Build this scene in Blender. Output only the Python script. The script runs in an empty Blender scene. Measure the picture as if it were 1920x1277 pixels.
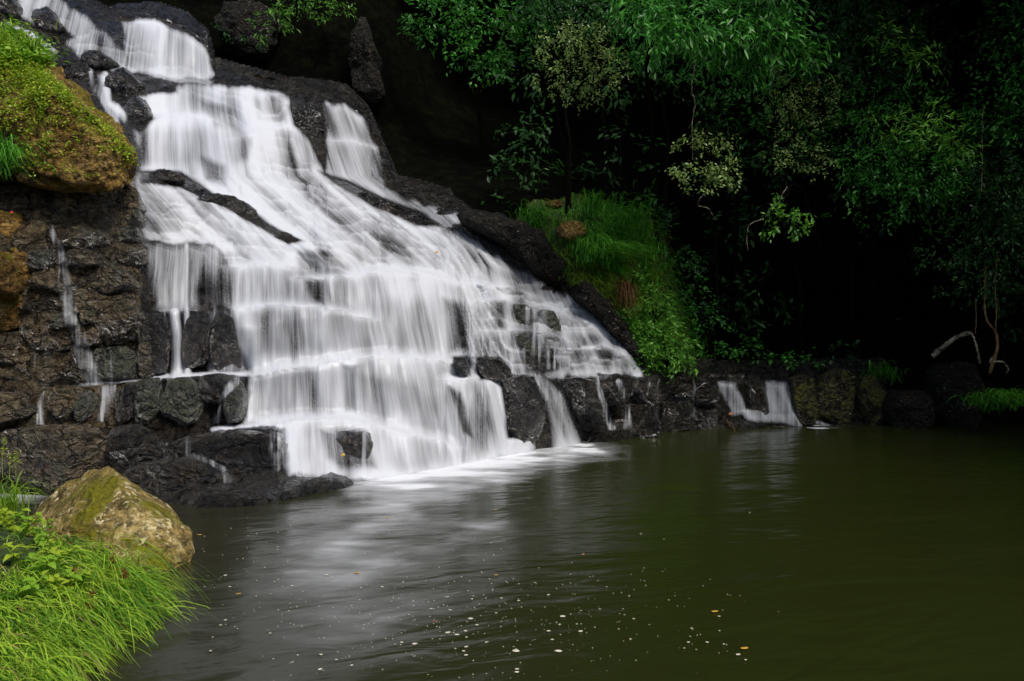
import bpy, bmesh, math, random
import numpy as np
from mathutils import Vector
from mathutils.bvhtree import BVHTree

# ------------------------------------------------------------ camera, light, exposure
SC = bpy.context.scene
CAMH, F = 2.5, 1493.0
cam = bpy.data.cameras.new('camera'); camo = bpy.data.objects.new('camera', cam)
SC.collection.objects.link(camo); SC.camera = camo
cam.lens = 28.0; cam.sensor_width = 36.0; cam.clip_end = 1000; cam.clip_start = 0.05
camo.location = (0, 0, CAMH); camo.rotation_euler = (math.radians(90), 0, 0)

SUN_EL, SUN_AZ = math.radians(52), math.radians(138)     # azimuth clockwise from +Y (ahead); sun stands to the right, a little behind
w = bpy.data.worlds.new("World"); SC.world = w; w.use_nodes = True
nt = w.node_tree; nt.nodes.clear()
sky = nt.nodes.new('ShaderNodeTexSky'); sky.sky_type = 'NISHITA'; sky.sun_disc = False
sky.sun_elevation = SUN_EL; sky.sun_rotation = SUN_AZ
sky.air_density = 1.0; sky.dust_density = 3.0; sky.ozone_density = 0.6
bg = nt.nodes.new('ShaderNodeBackground'); bg.inputs[1].default_value = 0.145
ow = nt.nodes.new('ShaderNodeOutputWorld')
nt.links.new(sky.outputs[0], bg.inputs[0]); nt.links.new(bg.outputs[0], ow.inputs[0])
sl = bpy.data.lights.new('sun', 'SUN'); sl.energy = 2.6; sl.angle = math.radians(14); sl.color = (1, .96, .90)
slo = bpy.data.objects.new('sun', sl); SC.collection.objects.link(slo)
sd = Vector((math.sin(SUN_AZ)*math.cos(SUN_EL), math.cos(SUN_AZ)*math.cos(SUN_EL), math.sin(SUN_EL)))
slo.rotation_euler = sd.to_track_quat('Z', 'Y').to_euler(); slo.location = (20, -10, 40)
SC.view_settings.view_transform = 'Standard'; SC.view_settings.look = 'None'
SC.view_settings.gamma = 1.0; SC.view_settings.use_curve_mapping = False
SC.view_settings.exposure = 0.0
SC.cycles.transparent_max_bounces = 12; SC.cycles.max_bounces = 6

random.seed(7); RNG = np.random.default_rng(11)
COL = SC.collection

# ------------------------------------------------------------ maths helpers
def P(px, py, Y):
    """world point at depth Y seen at photo position (px, py)"""
    return ((px-960)/F*Y, Y, CAMH+(638.5-py)/F*Y)
def wl(py):                                   # depth at which the pool surface is seen at row py
    return CAMH*F/(py-638.5)
def h3(ix, iy, iz, seed=0):
    n = (ix.astype(np.int64)*73856093) ^ (iy.astype(np.int64)*19349663) ^ (iz.astype(np.int64)*83492791) ^ (seed*2654435761 & 0x7fffffff)
    n = (n ^ (n >> 13)) * 1274126177 & 0x7fffffff
    n = (n ^ (n >> 16)) * 668265263 & 0x7fffffff
    return ((n ^ (n >> 15)) & 0xffff)/65535.0
def vn(x, y, z=None, seed=0):
    x = np.asarray(x, float); y = np.asarray(y, float)
    z = np.zeros_like(x) if z is None else np.asarray(z, float)
    x, y, z = np.broadcast_arrays(x, y, z)
    ix, iy, iz = np.floor(x), np.floor(y), np.floor(z)
    fx, fy, fz = x-ix, y-iy, z-iz
    fx, fy, fz = [f*f*(3-2*f) for f in (fx, fy, fz)]
    ix, iy, iz = ix.astype(int), iy.astype(int), iz.astype(int)
    r = 0
    for dx in (0, 1):
        for dy in (0, 1):
            for dz in (0, 1):
                wgt = (fx if dx else 1-fx)*(fy if dy else 1-fy)*(fz if dz else 1-fz)
                r = r + wgt*h3(ix+dx, iy+dy, iz+dz, seed)
    return r
def fbm(x, y, z=None, o=4, seed=0):
    r = 0; a = .5; f = 1.0
    for i in range(o):
        r = r + a*(vn(x*f, y*f, None if z is None else z*f, seed+i*17)-.5)*2; a *= .5; f *= 2.03
    return r
def sstep(a, b, x):
    t = np.clip((x-a)/(b-a), 0, 1); return t*t*(3-2*t)
class TPS:
    def __init__(s, pts):
        p = np.array(pts, float); s.c = p[:, :2]/500.0; v = p[:, 2]; n = len(p)
        d = np.linalg.norm(s.c[:, None]-s.c[None], axis=2)
        A = np.zeros((n+3, n+3)); A[:n, :n] = s.k(d)+np.eye(n)*2e-3
        A[:n, n] = 1; A[:n, n+1:] = s.c; A[n, :n] = 1; A[n+1:, :n] = s.c.T
        s.w = np.linalg.solve(A, np.concatenate([v, [0, 0, 0]])); s.n = n
    def k(s, d): return np.where(d > 1e-9, d*d*np.log(np.maximum(d, 1e-9)), 0)
    def __call__(s, x, y):
        x = np.asarray(x, float)/500; y = np.asarray(y, float)/500
        r = s.w[s.n]+s.w[s.n+1]*x+s.w[s.n+2]*y
        for i in range(s.n):
            d = np.hypot(x-s.c[i, 0], y-s.c[i, 1]); r = r+s.w[i]*s.k(d)
        return r
def pl(x, pts):
    p = np.array(pts, float); return np.interp(x, p[:, 0], p[:, 1])
def polymask(X, Y, poly, soft):
    p = np.array(poly, float); inside = np.zeros(X.shape, bool); d = np.full(X.shape, 1e9)
    n = len(p)
    for i in range(n):
        a = p[i]; b = p[(i+1) % n]
        c = ((a[1] > Y) != (b[1] > Y)) & (X < (b[0]-a[0])*(Y-a[1])/((b[1]-a[1]) or 1e-9)+a[0])
        inside ^= c
        e = b-a; t = np.clip(((X-a[0])*e[0]+(Y-a[1])*e[1])/(e@e+1e-9), 0, 1)
        d = np.minimum(d, np.hypot(X-a[0]-t*e[0], Y-a[1]-t*e[1]))
    s = np.where(inside, d, -d)
    return sstep(-soft, soft, s)
def strand(X, Y, pts):
    """soft line through (px, py, halfwidth)"""
    r = np.zeros(X.shape)
    for a, b in zip(pts[:-1], pts[1:]):
        e = np.array([b[0]-a[0], b[1]-a[1]], float)
        t = np.clip(((X-a[0])*e[0]+(Y-a[1])*e[1])/(e@e), 0, 1)
        d = np.hypot(X-a[0]-t*e[0], Y-a[1]-t*e[1]); wd = a[2]+(b[2]-a[2])*t
        r = np.maximum(r, 1-sstep(.25, 1.15, d/wd))
    return r

# ------------------------------------------------------------ object helpers
def tag(o, label=None, cat=None, group=None, kind=None):
    if label: o['label'] = label
    if cat: o['category'] = cat
    if group: o['group'] = group
    if kind: o['kind'] = kind
    return o
def empty(name, loc=(0, 0, 0)):
    o = bpy.data.objects.new(name, None); COL.objects.link(o); o.location = loc; return o
def mesh(name, V, Fc, mat, parent=None, smooth=True, attrs=None, loops=None):
    """V (n,3), Fc (m,3|4) arrays"""
    me = bpy.data.meshes.new(name); V = np.asarray(V, np.float32); Fc = np.asarray(Fc, np.int32)
    if parent is not None and parent.type == 'EMPTY': V = V-np.array(parent.location, np.float32)
    k = Fc.shape[1]
    me.vertices.add(len(V)); me.vertices.foreach_set('co', V.ravel())
    me.loops.add(Fc.size); me.loops.foreach_set('vertex_index', Fc.ravel())
    me.polygons.add(len(Fc)); me.polygons.foreach_set('loop_start', np.arange(0, Fc.size, k, dtype=np.int32))
    me.polygons.foreach_set('loop_total', np.full(len(Fc), k, np.int32))
    me.update(calc_edges=True)
    if smooth: me.polygons.foreach_set('use_smooth', np.ones(len(Fc), bool))
    for n, a in (attrs or {}).items():
        a = np.asarray(a, np.float32)
        if a.ndim == 1:
            me.attributes.new(n, 'FLOAT', 'POINT').data.foreach_set('value', a)
        else:
            me.attributes.new(n, 'FLOAT_VECTOR', 'POINT').data.foreach_set('vector', a.ravel())
    me.materials.append(mat)
    o = bpy.data.objects.new(name, me); COL.objects.link(o)
    if parent: o.parent = parent
    return o
def gridfaces(nr, nc, keep=None):
    i = np.arange(nr*nc).reshape(nr, nc)
    f = np.stack([i[:-1, :-1], i[1:, :-1], i[1:, 1:], i[:-1, 1:]], -1)
    return f[keep] if keep is not None else f.reshape(-1, 4)
def compact(V, Fc, attrs):
    u, inv = np.unique(Fc, return_inverse=True)
    return V[u], inv.reshape(Fc.shape), {k: a[u] for k, a in attrs.items()}

# ------------------------------------------------------------ materials
class N:
    def __init__(s, name):
        s.m = bpy.data.materials.new(name); s.m.use_nodes = True; s.t = s.m.node_tree; s.t.nodes.clear()
        s.out = s.t.nodes.new('ShaderNodeOutputMaterial')
    def n(s, typ, props=None, **inp):
        nd = s.t.nodes.new('ShaderNode'+typ)
        for k, v in (props or {}).items(): setattr(nd, k, v)
        for k, v in inp.items():
            k = k.replace('_', ' ')
            sock = nd.inputs[int(k[1:])] if k[0] == 'i' and k[1:].isdigit() else nd.inputs[k]
            s.set(sock, v)
        return nd
    def set(s, sock, v):
        if hasattr(v, 'links') or isinstance(v, bpy.types.NodeSocket): s.t.links.new(v, sock)
        else:
            if isinstance(v, tuple) and len(v) == 3 and sock.type == 'RGBA': v = v+(1,)
            sock.default_value = v
    def math(s, op, a, b=0.0, clamp=False): return s.n('Math', {'operation': op, 'use_clamp': clamp}, i0=a, i1=b).outputs[0]
    def noise(s, vec, scale, detail=4, rough=.55, dist=0.0, dim='3D'):
        return s.n('TexNoise', {'noise_dimensions': dim}, Vector=vec, Scale=scale, Detail=detail, Roughness=rough, Distortion=dist).outputs[0]
    def ramp(s, v, stops, interp='LINEAR'):
        r = s.n('ValToRGB', None, Fac=v); r.color_ramp.interpolation = interp
        e = r.color_ramp.elements
        while len(e) < len(stops): e.new(.5)
        for el, (p, c) in zip(e, stops):
            el.position = p; el.color = (c, c, c, 1) if isinstance(c, (int, float)) else tuple(c)+(1,)
        return r.outputs[0]
    def mix(s, f, a, b):
        m = s.n('Mix', {'data_type': 'RGBA'}); s.set(m.inputs[0], f); s.set(m.inputs[6], a); s.set(m.inputs[7], b); return m.outputs[2]
    def pos(s, scale=None):
        g = s.n('NewGeometry').outputs['Position']
        return s.n('VectorMath', {'operation': 'MULTIPLY'}, i0=g, i1=scale).outputs[0] if scale else g
    def attr(s, name, o=2): return s.n('Attribute', {'attribute_name': name}).outputs[o]
    def bump(s, h, strength, dist, normal=None):
        b = s.n('Bump', None, Height=h, Strength=strength, Distance=dist)
        if normal is not None: s.set(b.inputs['Normal'], normal)
        return b.outputs[0]
    def done(s, sh): s.t.links.new(sh, s.out.inputs[0]); return s.m

def rock_mat(name, stops, moss=None, moss_amt=(.5, .7), lichen=None, rough=(.18, .55), bump=.6, up=0.0, wet=.5, scale=1.0, crack=1.0):
    g = N(name); p = g.pos((scale, scale, scale))
    n1 = g.noise(p, 1.3, 6, .62, .4); n2 = g.noise(p, 9, 7, .68, .2); n3 = g.noise(p, 3.1, 5, .6, .8)
    c = g.ramp(n1, stops)
    c = g.mix(g.ramp(n2, [(.38, .9), (.58, 0.0)]), c, tuple(x*.3 for x in stops[0][1]))
    n4 = g.noise(p, 24, 6, .72, .3)
    c = g.mix(g.ramp(n4, [(.60, 0), (.74, .6)]), c, tuple(min(.8, x*2.0) for x in stops[-1][1]))
    if lichen:
        l = g.ramp(g.noise(p, 16, 5, .6), [(lichen[1], 0), (lichen[1]+.04, 1)])
        l = g.math('MULTIPLY', l, g.ramp(n3, [(.45, 0), (.56, 1)]))
        c = g.mix(l, c, lichen[0])
    if moss:
        nz = g.n('SeparateXYZ', None, Vector=g.n('NewGeometry').outputs['Normal']).outputs[2]
        mk = g.math('ADD', g.noise(p, 2.2, 6, .65, .3), g.math('MULTIPLY', nz, up))
        mk = g.ramp(mk, [(moss_amt[0], 0), (moss_amt[1], 1)])
        mc = g.ramp(g.noise(p, 26, 4, .7), [(.3, tuple(x*.35 for x in moss)), (.7, moss)])
        c = g.mix(mk, c, mc)
    wp = g.n('VectorMath', {'operation': 'ADD'}, i0=p, i1=g.n('VectorMath', {'operation': 'SCALE'}, i0=g.n('TexNoise', None, Vector=p, Scale=2.2, Detail=4).outputs['Color'], Scale=.55).outputs[0]).outputs[0]
    wp = g.n('VectorMath', {'operation': 'MULTIPLY'}, i0=wp, i1=(1, 1, 1.7)).outputs[0]
    v = g.n('TexVoronoi', {'feature': 'F1', 'distance': 'CHEBYCHEV'}, Vector=wp, Scale=4.5, Randomness=1.0)
    ck = g.ramp(g.n('TexVoronoi', {'feature': 'DISTANCE_TO_EDGE'}, Vector=wp, Scale=1.9).outputs['Distance'], [(0.0, 0), (.045, 1)])
    c = g.mix(g.math('MULTIPLY', g.math('SUBTRACT', 1.0, ck), crack), c, tuple(x*.25 for x in stops[0][1]))
    hgt = g.math('ADD', g.math('MULTIPLY', n2, 1.0), g.math('MULTIPLY', n4, .45))
    hgt = g.math('ADD', hgt, g.math('MULTIPLY', v.outputs['Distance'], 1.5))
    hgt = g.math('ADD', hgt, g.math('MULTIPLY', ck, .5*crack))
    hgt = g.math('ADD', hgt, g.math('MULTIPLY', n3, 1.2))
    b = g.bump(hgt, bump, .22)
    r = g.ramp(n2, [(.35, rough[0]), (.7, rough[1])])
    if moss: r = g.mix(mk, r, (.9, .9, .9))
    bs = g.n('BsdfPrincipled', None, Base_Color=c, Roughness=r, Normal=b)
    bs.inputs['Specular IOR Level'].default_value = wet
    if wet > .7:
        bs.inputs['Coat Weight'].default_value = .9; bs.inputs['Coat Roughness'].default_value = .12; g.set(bs.inputs['Coat Normal'], b)
    return g.done(bs.outputs[0])

M = {}
M['wet'] = rock_mat('wet_dark_rock', [(.3, (.007, .005, .003)), (.5, (.032, .024, .016)), (.68, (.09, .068, .046))], moss=(.025, .03, .008), moss_amt=(.56, .7), rough=(.1, .36), bump=1.0, wet=.8)
M['wall'] = rock_mat('wet_brown_rock', [(.3, (.05, .034, .016)), (.5, (.165, .125, .072)), (.7, (.36, .27, .14))], moss=(.06, .065, .012), moss_amt=(.54, .66), lichen=((.2, .12, .03), .62), rough=(.1, .4), bump=1.0, wet=.8)
M['olive'] = rock_mat('olive_wet_rock', [(.3, (.03, .032, .022)), (.5, (.09, .095, .066)), (.7, (.19, .19, .13))], moss=(.06, .075, .012), moss_amt=(.46, .6), rough=(.1, .4), bump=1.0, wet=.8)
M['mossy'] = rock_mat('mossy_ledge_rock', [(.3, (.012, .010, .005)), (.5, (.05, .042, .02)), (.7, (.13, .11, .06))], moss=(.16, .16, .012), moss_amt=(.46, .60), lichen=((.4, .38, .22), .58), rough=(.2, .6), bump=1.0, wet=.5)
M['ochre'] = rock_mat('ochre_dry_rock', [(.3, (.08, .042, .008)), (.5, (.40, .22, .045)), (.7, (.68, .44, .15))], moss=(.30, .25, .008), moss_amt=(.56, .67), lichen=((.5, .42, .24), .6), rough=(.6, .9), bump=.9, up=.15, wet=.3, crack=.3)
M['boulder'] = rock_mat('mossy_boulder_rock', [(.32, (.13, .09, .024)), (.5, (.38, .27, .08)), (.68, (.64, .48, .18))], moss=(.26, .24, .008), moss_amt=(.56, .68), lichen=((.74, .64, .34), .53), rough=(.6, .9), bump=.7, up=.12, wet=.3, crack=.12)
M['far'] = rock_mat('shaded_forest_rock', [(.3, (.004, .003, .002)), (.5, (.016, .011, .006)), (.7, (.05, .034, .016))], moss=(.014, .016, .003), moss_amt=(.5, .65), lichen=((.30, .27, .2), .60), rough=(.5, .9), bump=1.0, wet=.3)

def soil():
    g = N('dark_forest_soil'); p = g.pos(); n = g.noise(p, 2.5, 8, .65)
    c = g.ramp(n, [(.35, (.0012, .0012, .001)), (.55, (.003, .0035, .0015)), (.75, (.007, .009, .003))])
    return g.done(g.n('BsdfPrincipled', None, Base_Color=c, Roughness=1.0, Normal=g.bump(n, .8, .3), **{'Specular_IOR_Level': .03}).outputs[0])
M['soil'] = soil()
def mossm():
    g = N('mossy_turf'); p = g.pos(); n = g.noise(p, 3, 8, .7); n2 = g.noise(p, 35, 4, .7)
    c = g.ramp(n, [(.3, (.012, .02, .003)), (.5, (.04, .085, .008)), (.7, (.10, .13, .014))])
    return g.done(g.n('BsdfPrincipled', None, Base_Color=c, Roughness=.95, Normal=g.bump(n2, .9, .1)).outputs[0])
M['turf'] = mossm()

def leafm(name, a, b, trans=.35, rough=.4):
    g = N(name); ri = g.n('NewGeometry').outputs['Random Per Island']
    n = g.noise(g.pos(), 1.4, 2, .5)
    f = g.math('ADD', g.math('MULTIPLY', ri, .6), g.math('MULTIPLY', n, .4))
    c = g.ramp(f, [(.2, a), (.8, b)])
    bs = g.n('BsdfPrincipled', None, Base_Color=c, Roughness=rough)
    bs.inputs['Specular IOR Level'].default_value = .35
    tr = g.n('BsdfTranslucent', None, Color=c)
    mx = g.n('MixShader', None, Fac=trans, i1=bs.outputs[0], i2=tr.outputs[0])
    return g.done(mx.outputs[0])
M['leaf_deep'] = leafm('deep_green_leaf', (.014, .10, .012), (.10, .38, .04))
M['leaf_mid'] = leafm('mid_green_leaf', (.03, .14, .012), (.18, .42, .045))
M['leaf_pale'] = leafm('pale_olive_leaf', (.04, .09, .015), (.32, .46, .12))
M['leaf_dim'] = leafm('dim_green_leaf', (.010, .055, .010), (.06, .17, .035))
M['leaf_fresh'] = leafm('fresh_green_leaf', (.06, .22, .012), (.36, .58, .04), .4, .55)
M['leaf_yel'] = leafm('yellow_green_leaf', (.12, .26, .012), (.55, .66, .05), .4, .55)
M['grass'] = leafm('fresh_sedge_grass', (.04, .18, .006), (.44, .64, .05), .4, .5)
M['grass_dark'] = leafm('shaded_green_grass', (.02, .13, .006), (.16, .48, .04), .35, .5)
M['grass_mound'] = leafm('yellow_green_turf_grass', (.05, .15, .008), (.36, .50, .04), .35, .6)
M['deadgrass'] = leafm('dry_grass_blade', (.22, .16, .05), (.5, .4, .16), .3, .7)
M['rust'] = leafm('rust_seed_head', (.12, .035, .01), (.25, .09, .02), .2, .8)
M['straw'] = leafm('dry_root_straw', (.08, .04, .01), (.2, .1, .03), .2, .8)
def bark(name, a, b, lich=.6):
    g = N(name); p = g.pos(); c = g.ramp(g.noise(p, 7, 6, .7), [(.4, a), (lich, b)])
    return g.done(g.n('BsdfPrincipled', None, Base_Color=c, Roughness=1.0, Specular_IOR_Level=.05, Normal=g.bump(g.noise(p, 20, 5, .7), .8, .05)).outputs[0])
M['bark'] = bark('dark_bark', (.003, .0025, .0015), (.012, .010, .007), .75)
M['bark_pale'] = bark('lichen_bark', (.025, .018, .010), (.34, .30, .22), .60)
M['bark_tan'] = bark('tan_bark', (.10, .06, .025), (.25, .16, .07))
def plain(name, c, rough=.6):
    g = N(name); n = g.noise(g.pos(), 40, 3, .6)
    cc = g.mix(g.math('MULTIPLY', n, .5), c, tuple(x*.6 for x in c))
    return g.done(g.n('BsdfPrincipled', None, Base_Color=cc, Roughness=rough).outputs[0])
M['petal'] = plain('cream_petal', (.75, .70, .55)); M['yellow'] = plain('yellow_leaf', (.6, .36, .04)); M['rusty'] = plain('rusty_leaf', (.35, .10, .02)); M['red'] = plain('red_petal', (.6, .05, .03))

def waterfall_mat():
    g = N('falling_water'); fl = g.attr('flow', 1); W = g.attr('W')
    def st(sx, sy, off, det): 
        v = g.n('VectorMath', {'operation': 'MULTIPLY_ADD'}, i0=fl, i1=(sx, sy, 3.7), i2=(off, 0, 0)).outputs[0]
        return g.noise(v, 1.0, det, .6)
    a = st(.045, .0035, 0, 2); b = st(.14, .005, 31, 3); c = st(.42, .008, 77, 2)
    s = g.math('ADD', g.math('MULTIPLY', a, .45), g.math('ADD', g.math('MULTIPLY', b, .35), g.math('MULTIPLY', c, .22)))
    s = g.math('MULTIPLY', g.math('SUBTRACT', s, .51), 3.6)               # about -1..1
    k = g.math('ADD', .20, g.math('MULTIPLY', g.math('SUBTRACT', 1.0, W), .42)); k = g.math('MULTIPLY', k, g.math('SUBTRACT', 1.0, g.math('MULTIPLY', g.attr('soft'), .75)))              # thin water is streakier
    al = g.math('ADD', W, g.math('MULTIPLY', s, k))
    al = g.math('MULTIPLY', al, g.n('MapRange', {'interpolation_type': 'SMOOTHSTEP'}, Value=W, i1=0.02, i2=.4).outputs[0])
    al = g.n('MapRange', {'interpolation_type': 'SMOOTHSTEP'}, Value=al, i1=.04, i2=1.10, i3=0.0, i4=.985).outputs[0]
    bn = g.bump(s, .25, .04)
    df = g.n('BsdfDiffuse', None, Color=(.84, .87, .93), Normal=bn)
    tr = g.n('BsdfTranslucent', None, Color=(.76, .78, .82), Normal=bn)
    m1 = g.n('MixShader', None, Fac=.3, i1=df.outputs[0], i2=tr.outputs[0])
    gl = g.n('BsdfGlossy', None, Color=(1, 1, 1), Roughness=.35, Normal=bn)
    m2 = g.n('MixShader', None, Fac=.03, i1=m1.outputs[0], i2=gl.outputs[0])
    t = g.n('BsdfTransparent')
    m3 = g.n('MixShader', None, Fac=al, i1=t.outputs[0], i2=m2.outputs[0])
    return g.done(m3.outputs[0])
M['fall'] = waterfall_mat()

def pool_mat():
    g = N('murky_pool_water'); foam = g.attr('foam'); p = g.pos()  # foam attribute also carries the painted reflection of the falls
    x = g.n('SeparateXYZ', None, Vector=p).outputs[0]
    pr = g.n('Mapping', {'vector_type': 'TEXTURE'}, Vector=p, Rotation=(0, 0, math.radians(18)), Scale=(2.2, 1, 1)).outputs[0]
    n1 = g.noise(pr, .8, 3, .55, .6); n2 = g.noise(pr, 2.6, 3, .55, .5); n3 = g.noise(pr, 7, 2, .5)
    side = g.n('MapRange', None, Value=x, i1=-4.0, i2=1.5).outputs[0]
    c = g.mix(side, (.022, .021, .012), (.018, .024, .0045))
    c = g.mix(g.math('MULTIPLY', n1, .5), c, (.018, .022, .003))
    h = g.math('ADD', g.math('MULTIPLY', n1, 1.0), g.math('ADD', g.math('MULTIPLY', n2, .30), g.math('MULTIPLY', n3, .03)))
    bn = g.bump(h, .5, .13)
    wv = g.n('BsdfPrincipled', None, Base_Color=c, Roughness=.2, IOR=1.33, Normal=bn)
    fo = g.n('BsdfDiffuse', None, Color=(.78, .8, .83))
    ff = g.noise(g.n('Mapping', {'vector_type': 'TEXTURE'}, Vector=p, Rotation=(0, 0, math.radians(-5)), Scale=(2.6, .8, 1)).outputs[0], 2.4, 5, .6, .3)
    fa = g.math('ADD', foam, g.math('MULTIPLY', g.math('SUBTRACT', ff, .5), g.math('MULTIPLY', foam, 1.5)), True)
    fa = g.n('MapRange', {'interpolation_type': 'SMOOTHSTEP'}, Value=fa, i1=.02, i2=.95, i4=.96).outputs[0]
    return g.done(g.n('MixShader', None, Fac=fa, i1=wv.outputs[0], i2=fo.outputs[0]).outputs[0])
M['pool'] = pool_mat()

# ------------------------------------------------------------ the stepped rock bed of the cascade
FOOT = [(-200, 915), (0, 925), (300, 945), (450, 952), (560, 935), (640, 905), (720, 893), (800, 880), (900, 862), (1000, 842), (1080, 833), (1150, 818), (1250, 806), (1400, 802), (1540, 797), (1700, 795)]
TOP = [(-100, -60), (60, -50), (130, 0), (200, 40), (228, 34), (300, 32), (350, 50), (390, 85), (402, 135), (540, 172), (600, 176), (650, 185), (690, 225), (730, 320), (745, 355), (860, 385), (960, 440), (1060, 520), (1130, 590), (1175, 650), (1215, 700), (1400, 703), (1700, 700)]
ctrl = [(0, 800, 13.9), (0, 700, 14.4), (0, 600, 14.6), (0, 360, 15.4), (-150, 600, 14.0), (-150, 300, 15.5), (-150, 850, 13.4),
        (120, 600, 14.8), (250, 350, 16.6), (250, 600, 15.2), (250, 710, 14.9), (250, 800, 14.3), (420, 700, 15.2), (420, 800, 14.3), (430, 880, 13.5),
        (640, 780, 15.2), (640, 680, 15.9), (640, 520, 17.2), (640, 400, 20.6), (450, 350, 20.0), (450, 500, 17.0), (450, 250, 22.0), (300, 300, 20.5), (300, 400, 17.6), (300, 220, 22.4),
        (400, 150, 25.0), (300, 60, 26.5), (100, 50, 25.5), (0, 0, 25.0), (100, 200, 21.5), (620, 200, 25.8), (700, 340, 24.3), (560, 300, 23.0), (800, 400, 23.2),
        (900, 500, 21.3), (900, 600, 19.2), (900, 700, 17.9), (1080, 710, 19.7), (1200, 700, 21.5), (1150, 620, 22.2), (1050, 520, 23.2), (1000, 620, 20.6), (780, 600, 17.6), (780, 700, 16.6),
        (1300, 710, 22.9), (1400, 710, 23.4), (1540, 705, 24.4), (1680, 705, 25.0), (-150, -60, 25)]
for px in range(-150, 1700, 110):
    f = float(pl(px, FOOT)); ctrl.append((px, f, wl(f)))
BASE = TPS(ctrl)
STEP = 3.0
gx = np.arange(-90, 1660, STEP); gy = np.arange(-60, 985, STEP)
GX, GY = np.meshgrid(gx, gy)
foot = pl(gx, FOOT)[None, :]; topl = pl(gx, TOP)[None, :]
wob = fbm(GX/60, GY/60, o=3, seed=3)*7
B = BASE(GX, np.minimum(GY, foot))
# ledges: crest polyline, tread depth (m), px of face above over which it is taken back
LEDGE = [
 ([(400, 806), (470, 800), (520, 792), (580, 781), (650, 783), (720, 799), (800, 818), (860, 838)], .75, 90),
 ([(455, 705), (520, 695), (600, 682), (660, 672), (740, 668), (820, 672), (870, 694)], .75, 90),
 ([(430, 580), (520, 571), (600, 573), (640, 582), (700, 598)], .5, 62),
 ([(555, 523), (617, 520), (700, 512), (780, 508), (830, 517), (870, 535), (905, 565)], .9, 55),
 ([(425, 500), (500, 492), (560, 500), (600, 521)], .7, 55),
 ([(255, 453), (330, 452), (400, 458), (436, 470)], .7, 45),
 ([(285, 584), (330, 581), (390, 584)], .4, 100),
 ([(85, 726), (180, 721), (225, 718), (300, 710), (460, 702)], .8, 90),
 ([(262, 238), (300, 221), (350, 215), (410, 226), (455, 252)], 1.1, 60),
 ([(430, 262), (480, 250), (540, 235), (580, 250)], .8, 60),
 ([(165, 132), (250, 141), (330, 150), (400, 160), (470, 168), (545, 182)], 1.2, 55),
 ([(222, 42), (280, 40), (330, 55), (380, 85), (400, 120)], 1.5, 50),
 ([(596, 192), (640, 196), (690, 232)], .8, 50), ([(606, 266), (660, 263), (715, 280)], .7, 60),
 ([(255, 322), (330, 326), (400, 362), (470, 388), (540, 436), (590, 462)], .7, 60),
 ([(590, 322), (650, 343), (700, 372), (760, 398), (835, 424)], .7, 60),
 ([(880, 530), (950, 540), (1010, 556), (1075, 600)], .6, 50),
 ([(885, 565), (920, 560), (960, 566), (1040, 575)], .5, 35), ([(900, 624), (960, 618), (1025, 622), (1075, 640)], .5, 50),
 ([(905, 600), (930, 596), (950, 602)], .25, 30), ([(1010, 655), (1035, 650), (1060, 660)], .35, 40),
 ([(1080, 600), (1120, 610), (1150, 630)], .4, 40), ([(1090, 655), (1130, 650), (1180, 668)], .35, 40),
 ([(835, 712), (880, 710), (930, 712), (960, 720)], .8, 40), ([(1030, 707), (1100, 706), (1200, 704)], .9, 50),
 ([(1330, 714), (1400, 716), (1480, 714)], .4, 20)]
acc = np.zeros_like(B); lip = np.zeros_like(B); tier = np.zeros_like(B); nearfoot = np.zeros_like(B)
for li, (pts, amp, H) in enumerate(LEDGE):
    x0, x1 = pts[0][0], pts[-1][0]
    cy = pl(gx, pts)[None, :]+wob*.45+2.5*(vn(gx/23, gx*0+li, seed=9)[None, :]-.5)*2
    fade = sstep(x0-22, x0+14, gx)*(1-sstep(x1-14, x1+22, gx))
    up = cy-GY                                             # >0 above the crest
    saw = np.where(up > 0, np.sqrt(np.clip(up/7.0, 0, 1))*np.clip(1-(up-7)/(H-7), 0, 1), 0)
    acc += .62*amp*fade*saw
    lip = np.maximum(lip, fade*np.exp(-np.abs(-up-3)/7.0)); nearfoot = np.maximum(nearfoot, fade*np.exp(-np.clip(up, 0, 99)/10.0)*(up > -1))
    tier += fade*np.where(-up > 0, 1, 0)*(1-.12*li)
# finer irregular stairs on the broken slopes
def soft(polys, s):
    r = np.zeros_like(GX)
    for q in polys: r = np.maximum(r, polymask(GX, GY, q, s))
    return r
hx, hy = GX, GY
stairs = soft([[(255, 340), (420, 330), (560, 440), (620, 510), (430, 500), (260, 450)], [(470, 250), (620, 330), (840, 410), (960, 500), (880, 530), (620, 510), (470, 400)], [(860, 520), (1060, 540), (1200, 700), (860, 700)], [(20, 0), (200, 60), (400, 150), (200, 140), (40, 60)], [(330, 150), (540, 180), (560, 260), (460, 260), (400, 200)]], 20)
rgt = sstep(820, 960, GX)
SH = 24+12*rgt
tl = GY*1.0-.28*GX*(GY < 520)+fbm(GX/70, GY/70, o=2, seed=5)*26
cu = GX/38+GY/200+h3((np.floor(tl/SH)).astype(int), np.zeros(GX.shape, int), np.zeros(GX.shape, int), 5)*3
cf = cu-np.floor(cu); rowi = np.floor(tl/SH).astype(int); zi = np.zeros(GX.shape, int)
cell = (h3(np.floor(cu).astype(int), rowi, zi, 21)*(1-sstep(.75, 1, cf))+h3(np.floor(cu).astype(int)+1, rowi, zi, 21)*sstep(.75, 1, cf))*22
boxy = sstep(0, .28, cf)*(1-sstep(.62, .98, cf))
ph = ((tl+cell)/SH) % 1.0                                   # 0 = just under a little crest
small = np.where(ph > .88, (ph-.88)/.12, 0)+ (1-ph/.88)*np.where(ph <= .88, 1, 0)
stair_lip = stairs*np.exp(-ph*SH/5.0)
rgt = sstep(820, 960, GX)
acc_w = acc.copy()
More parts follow.
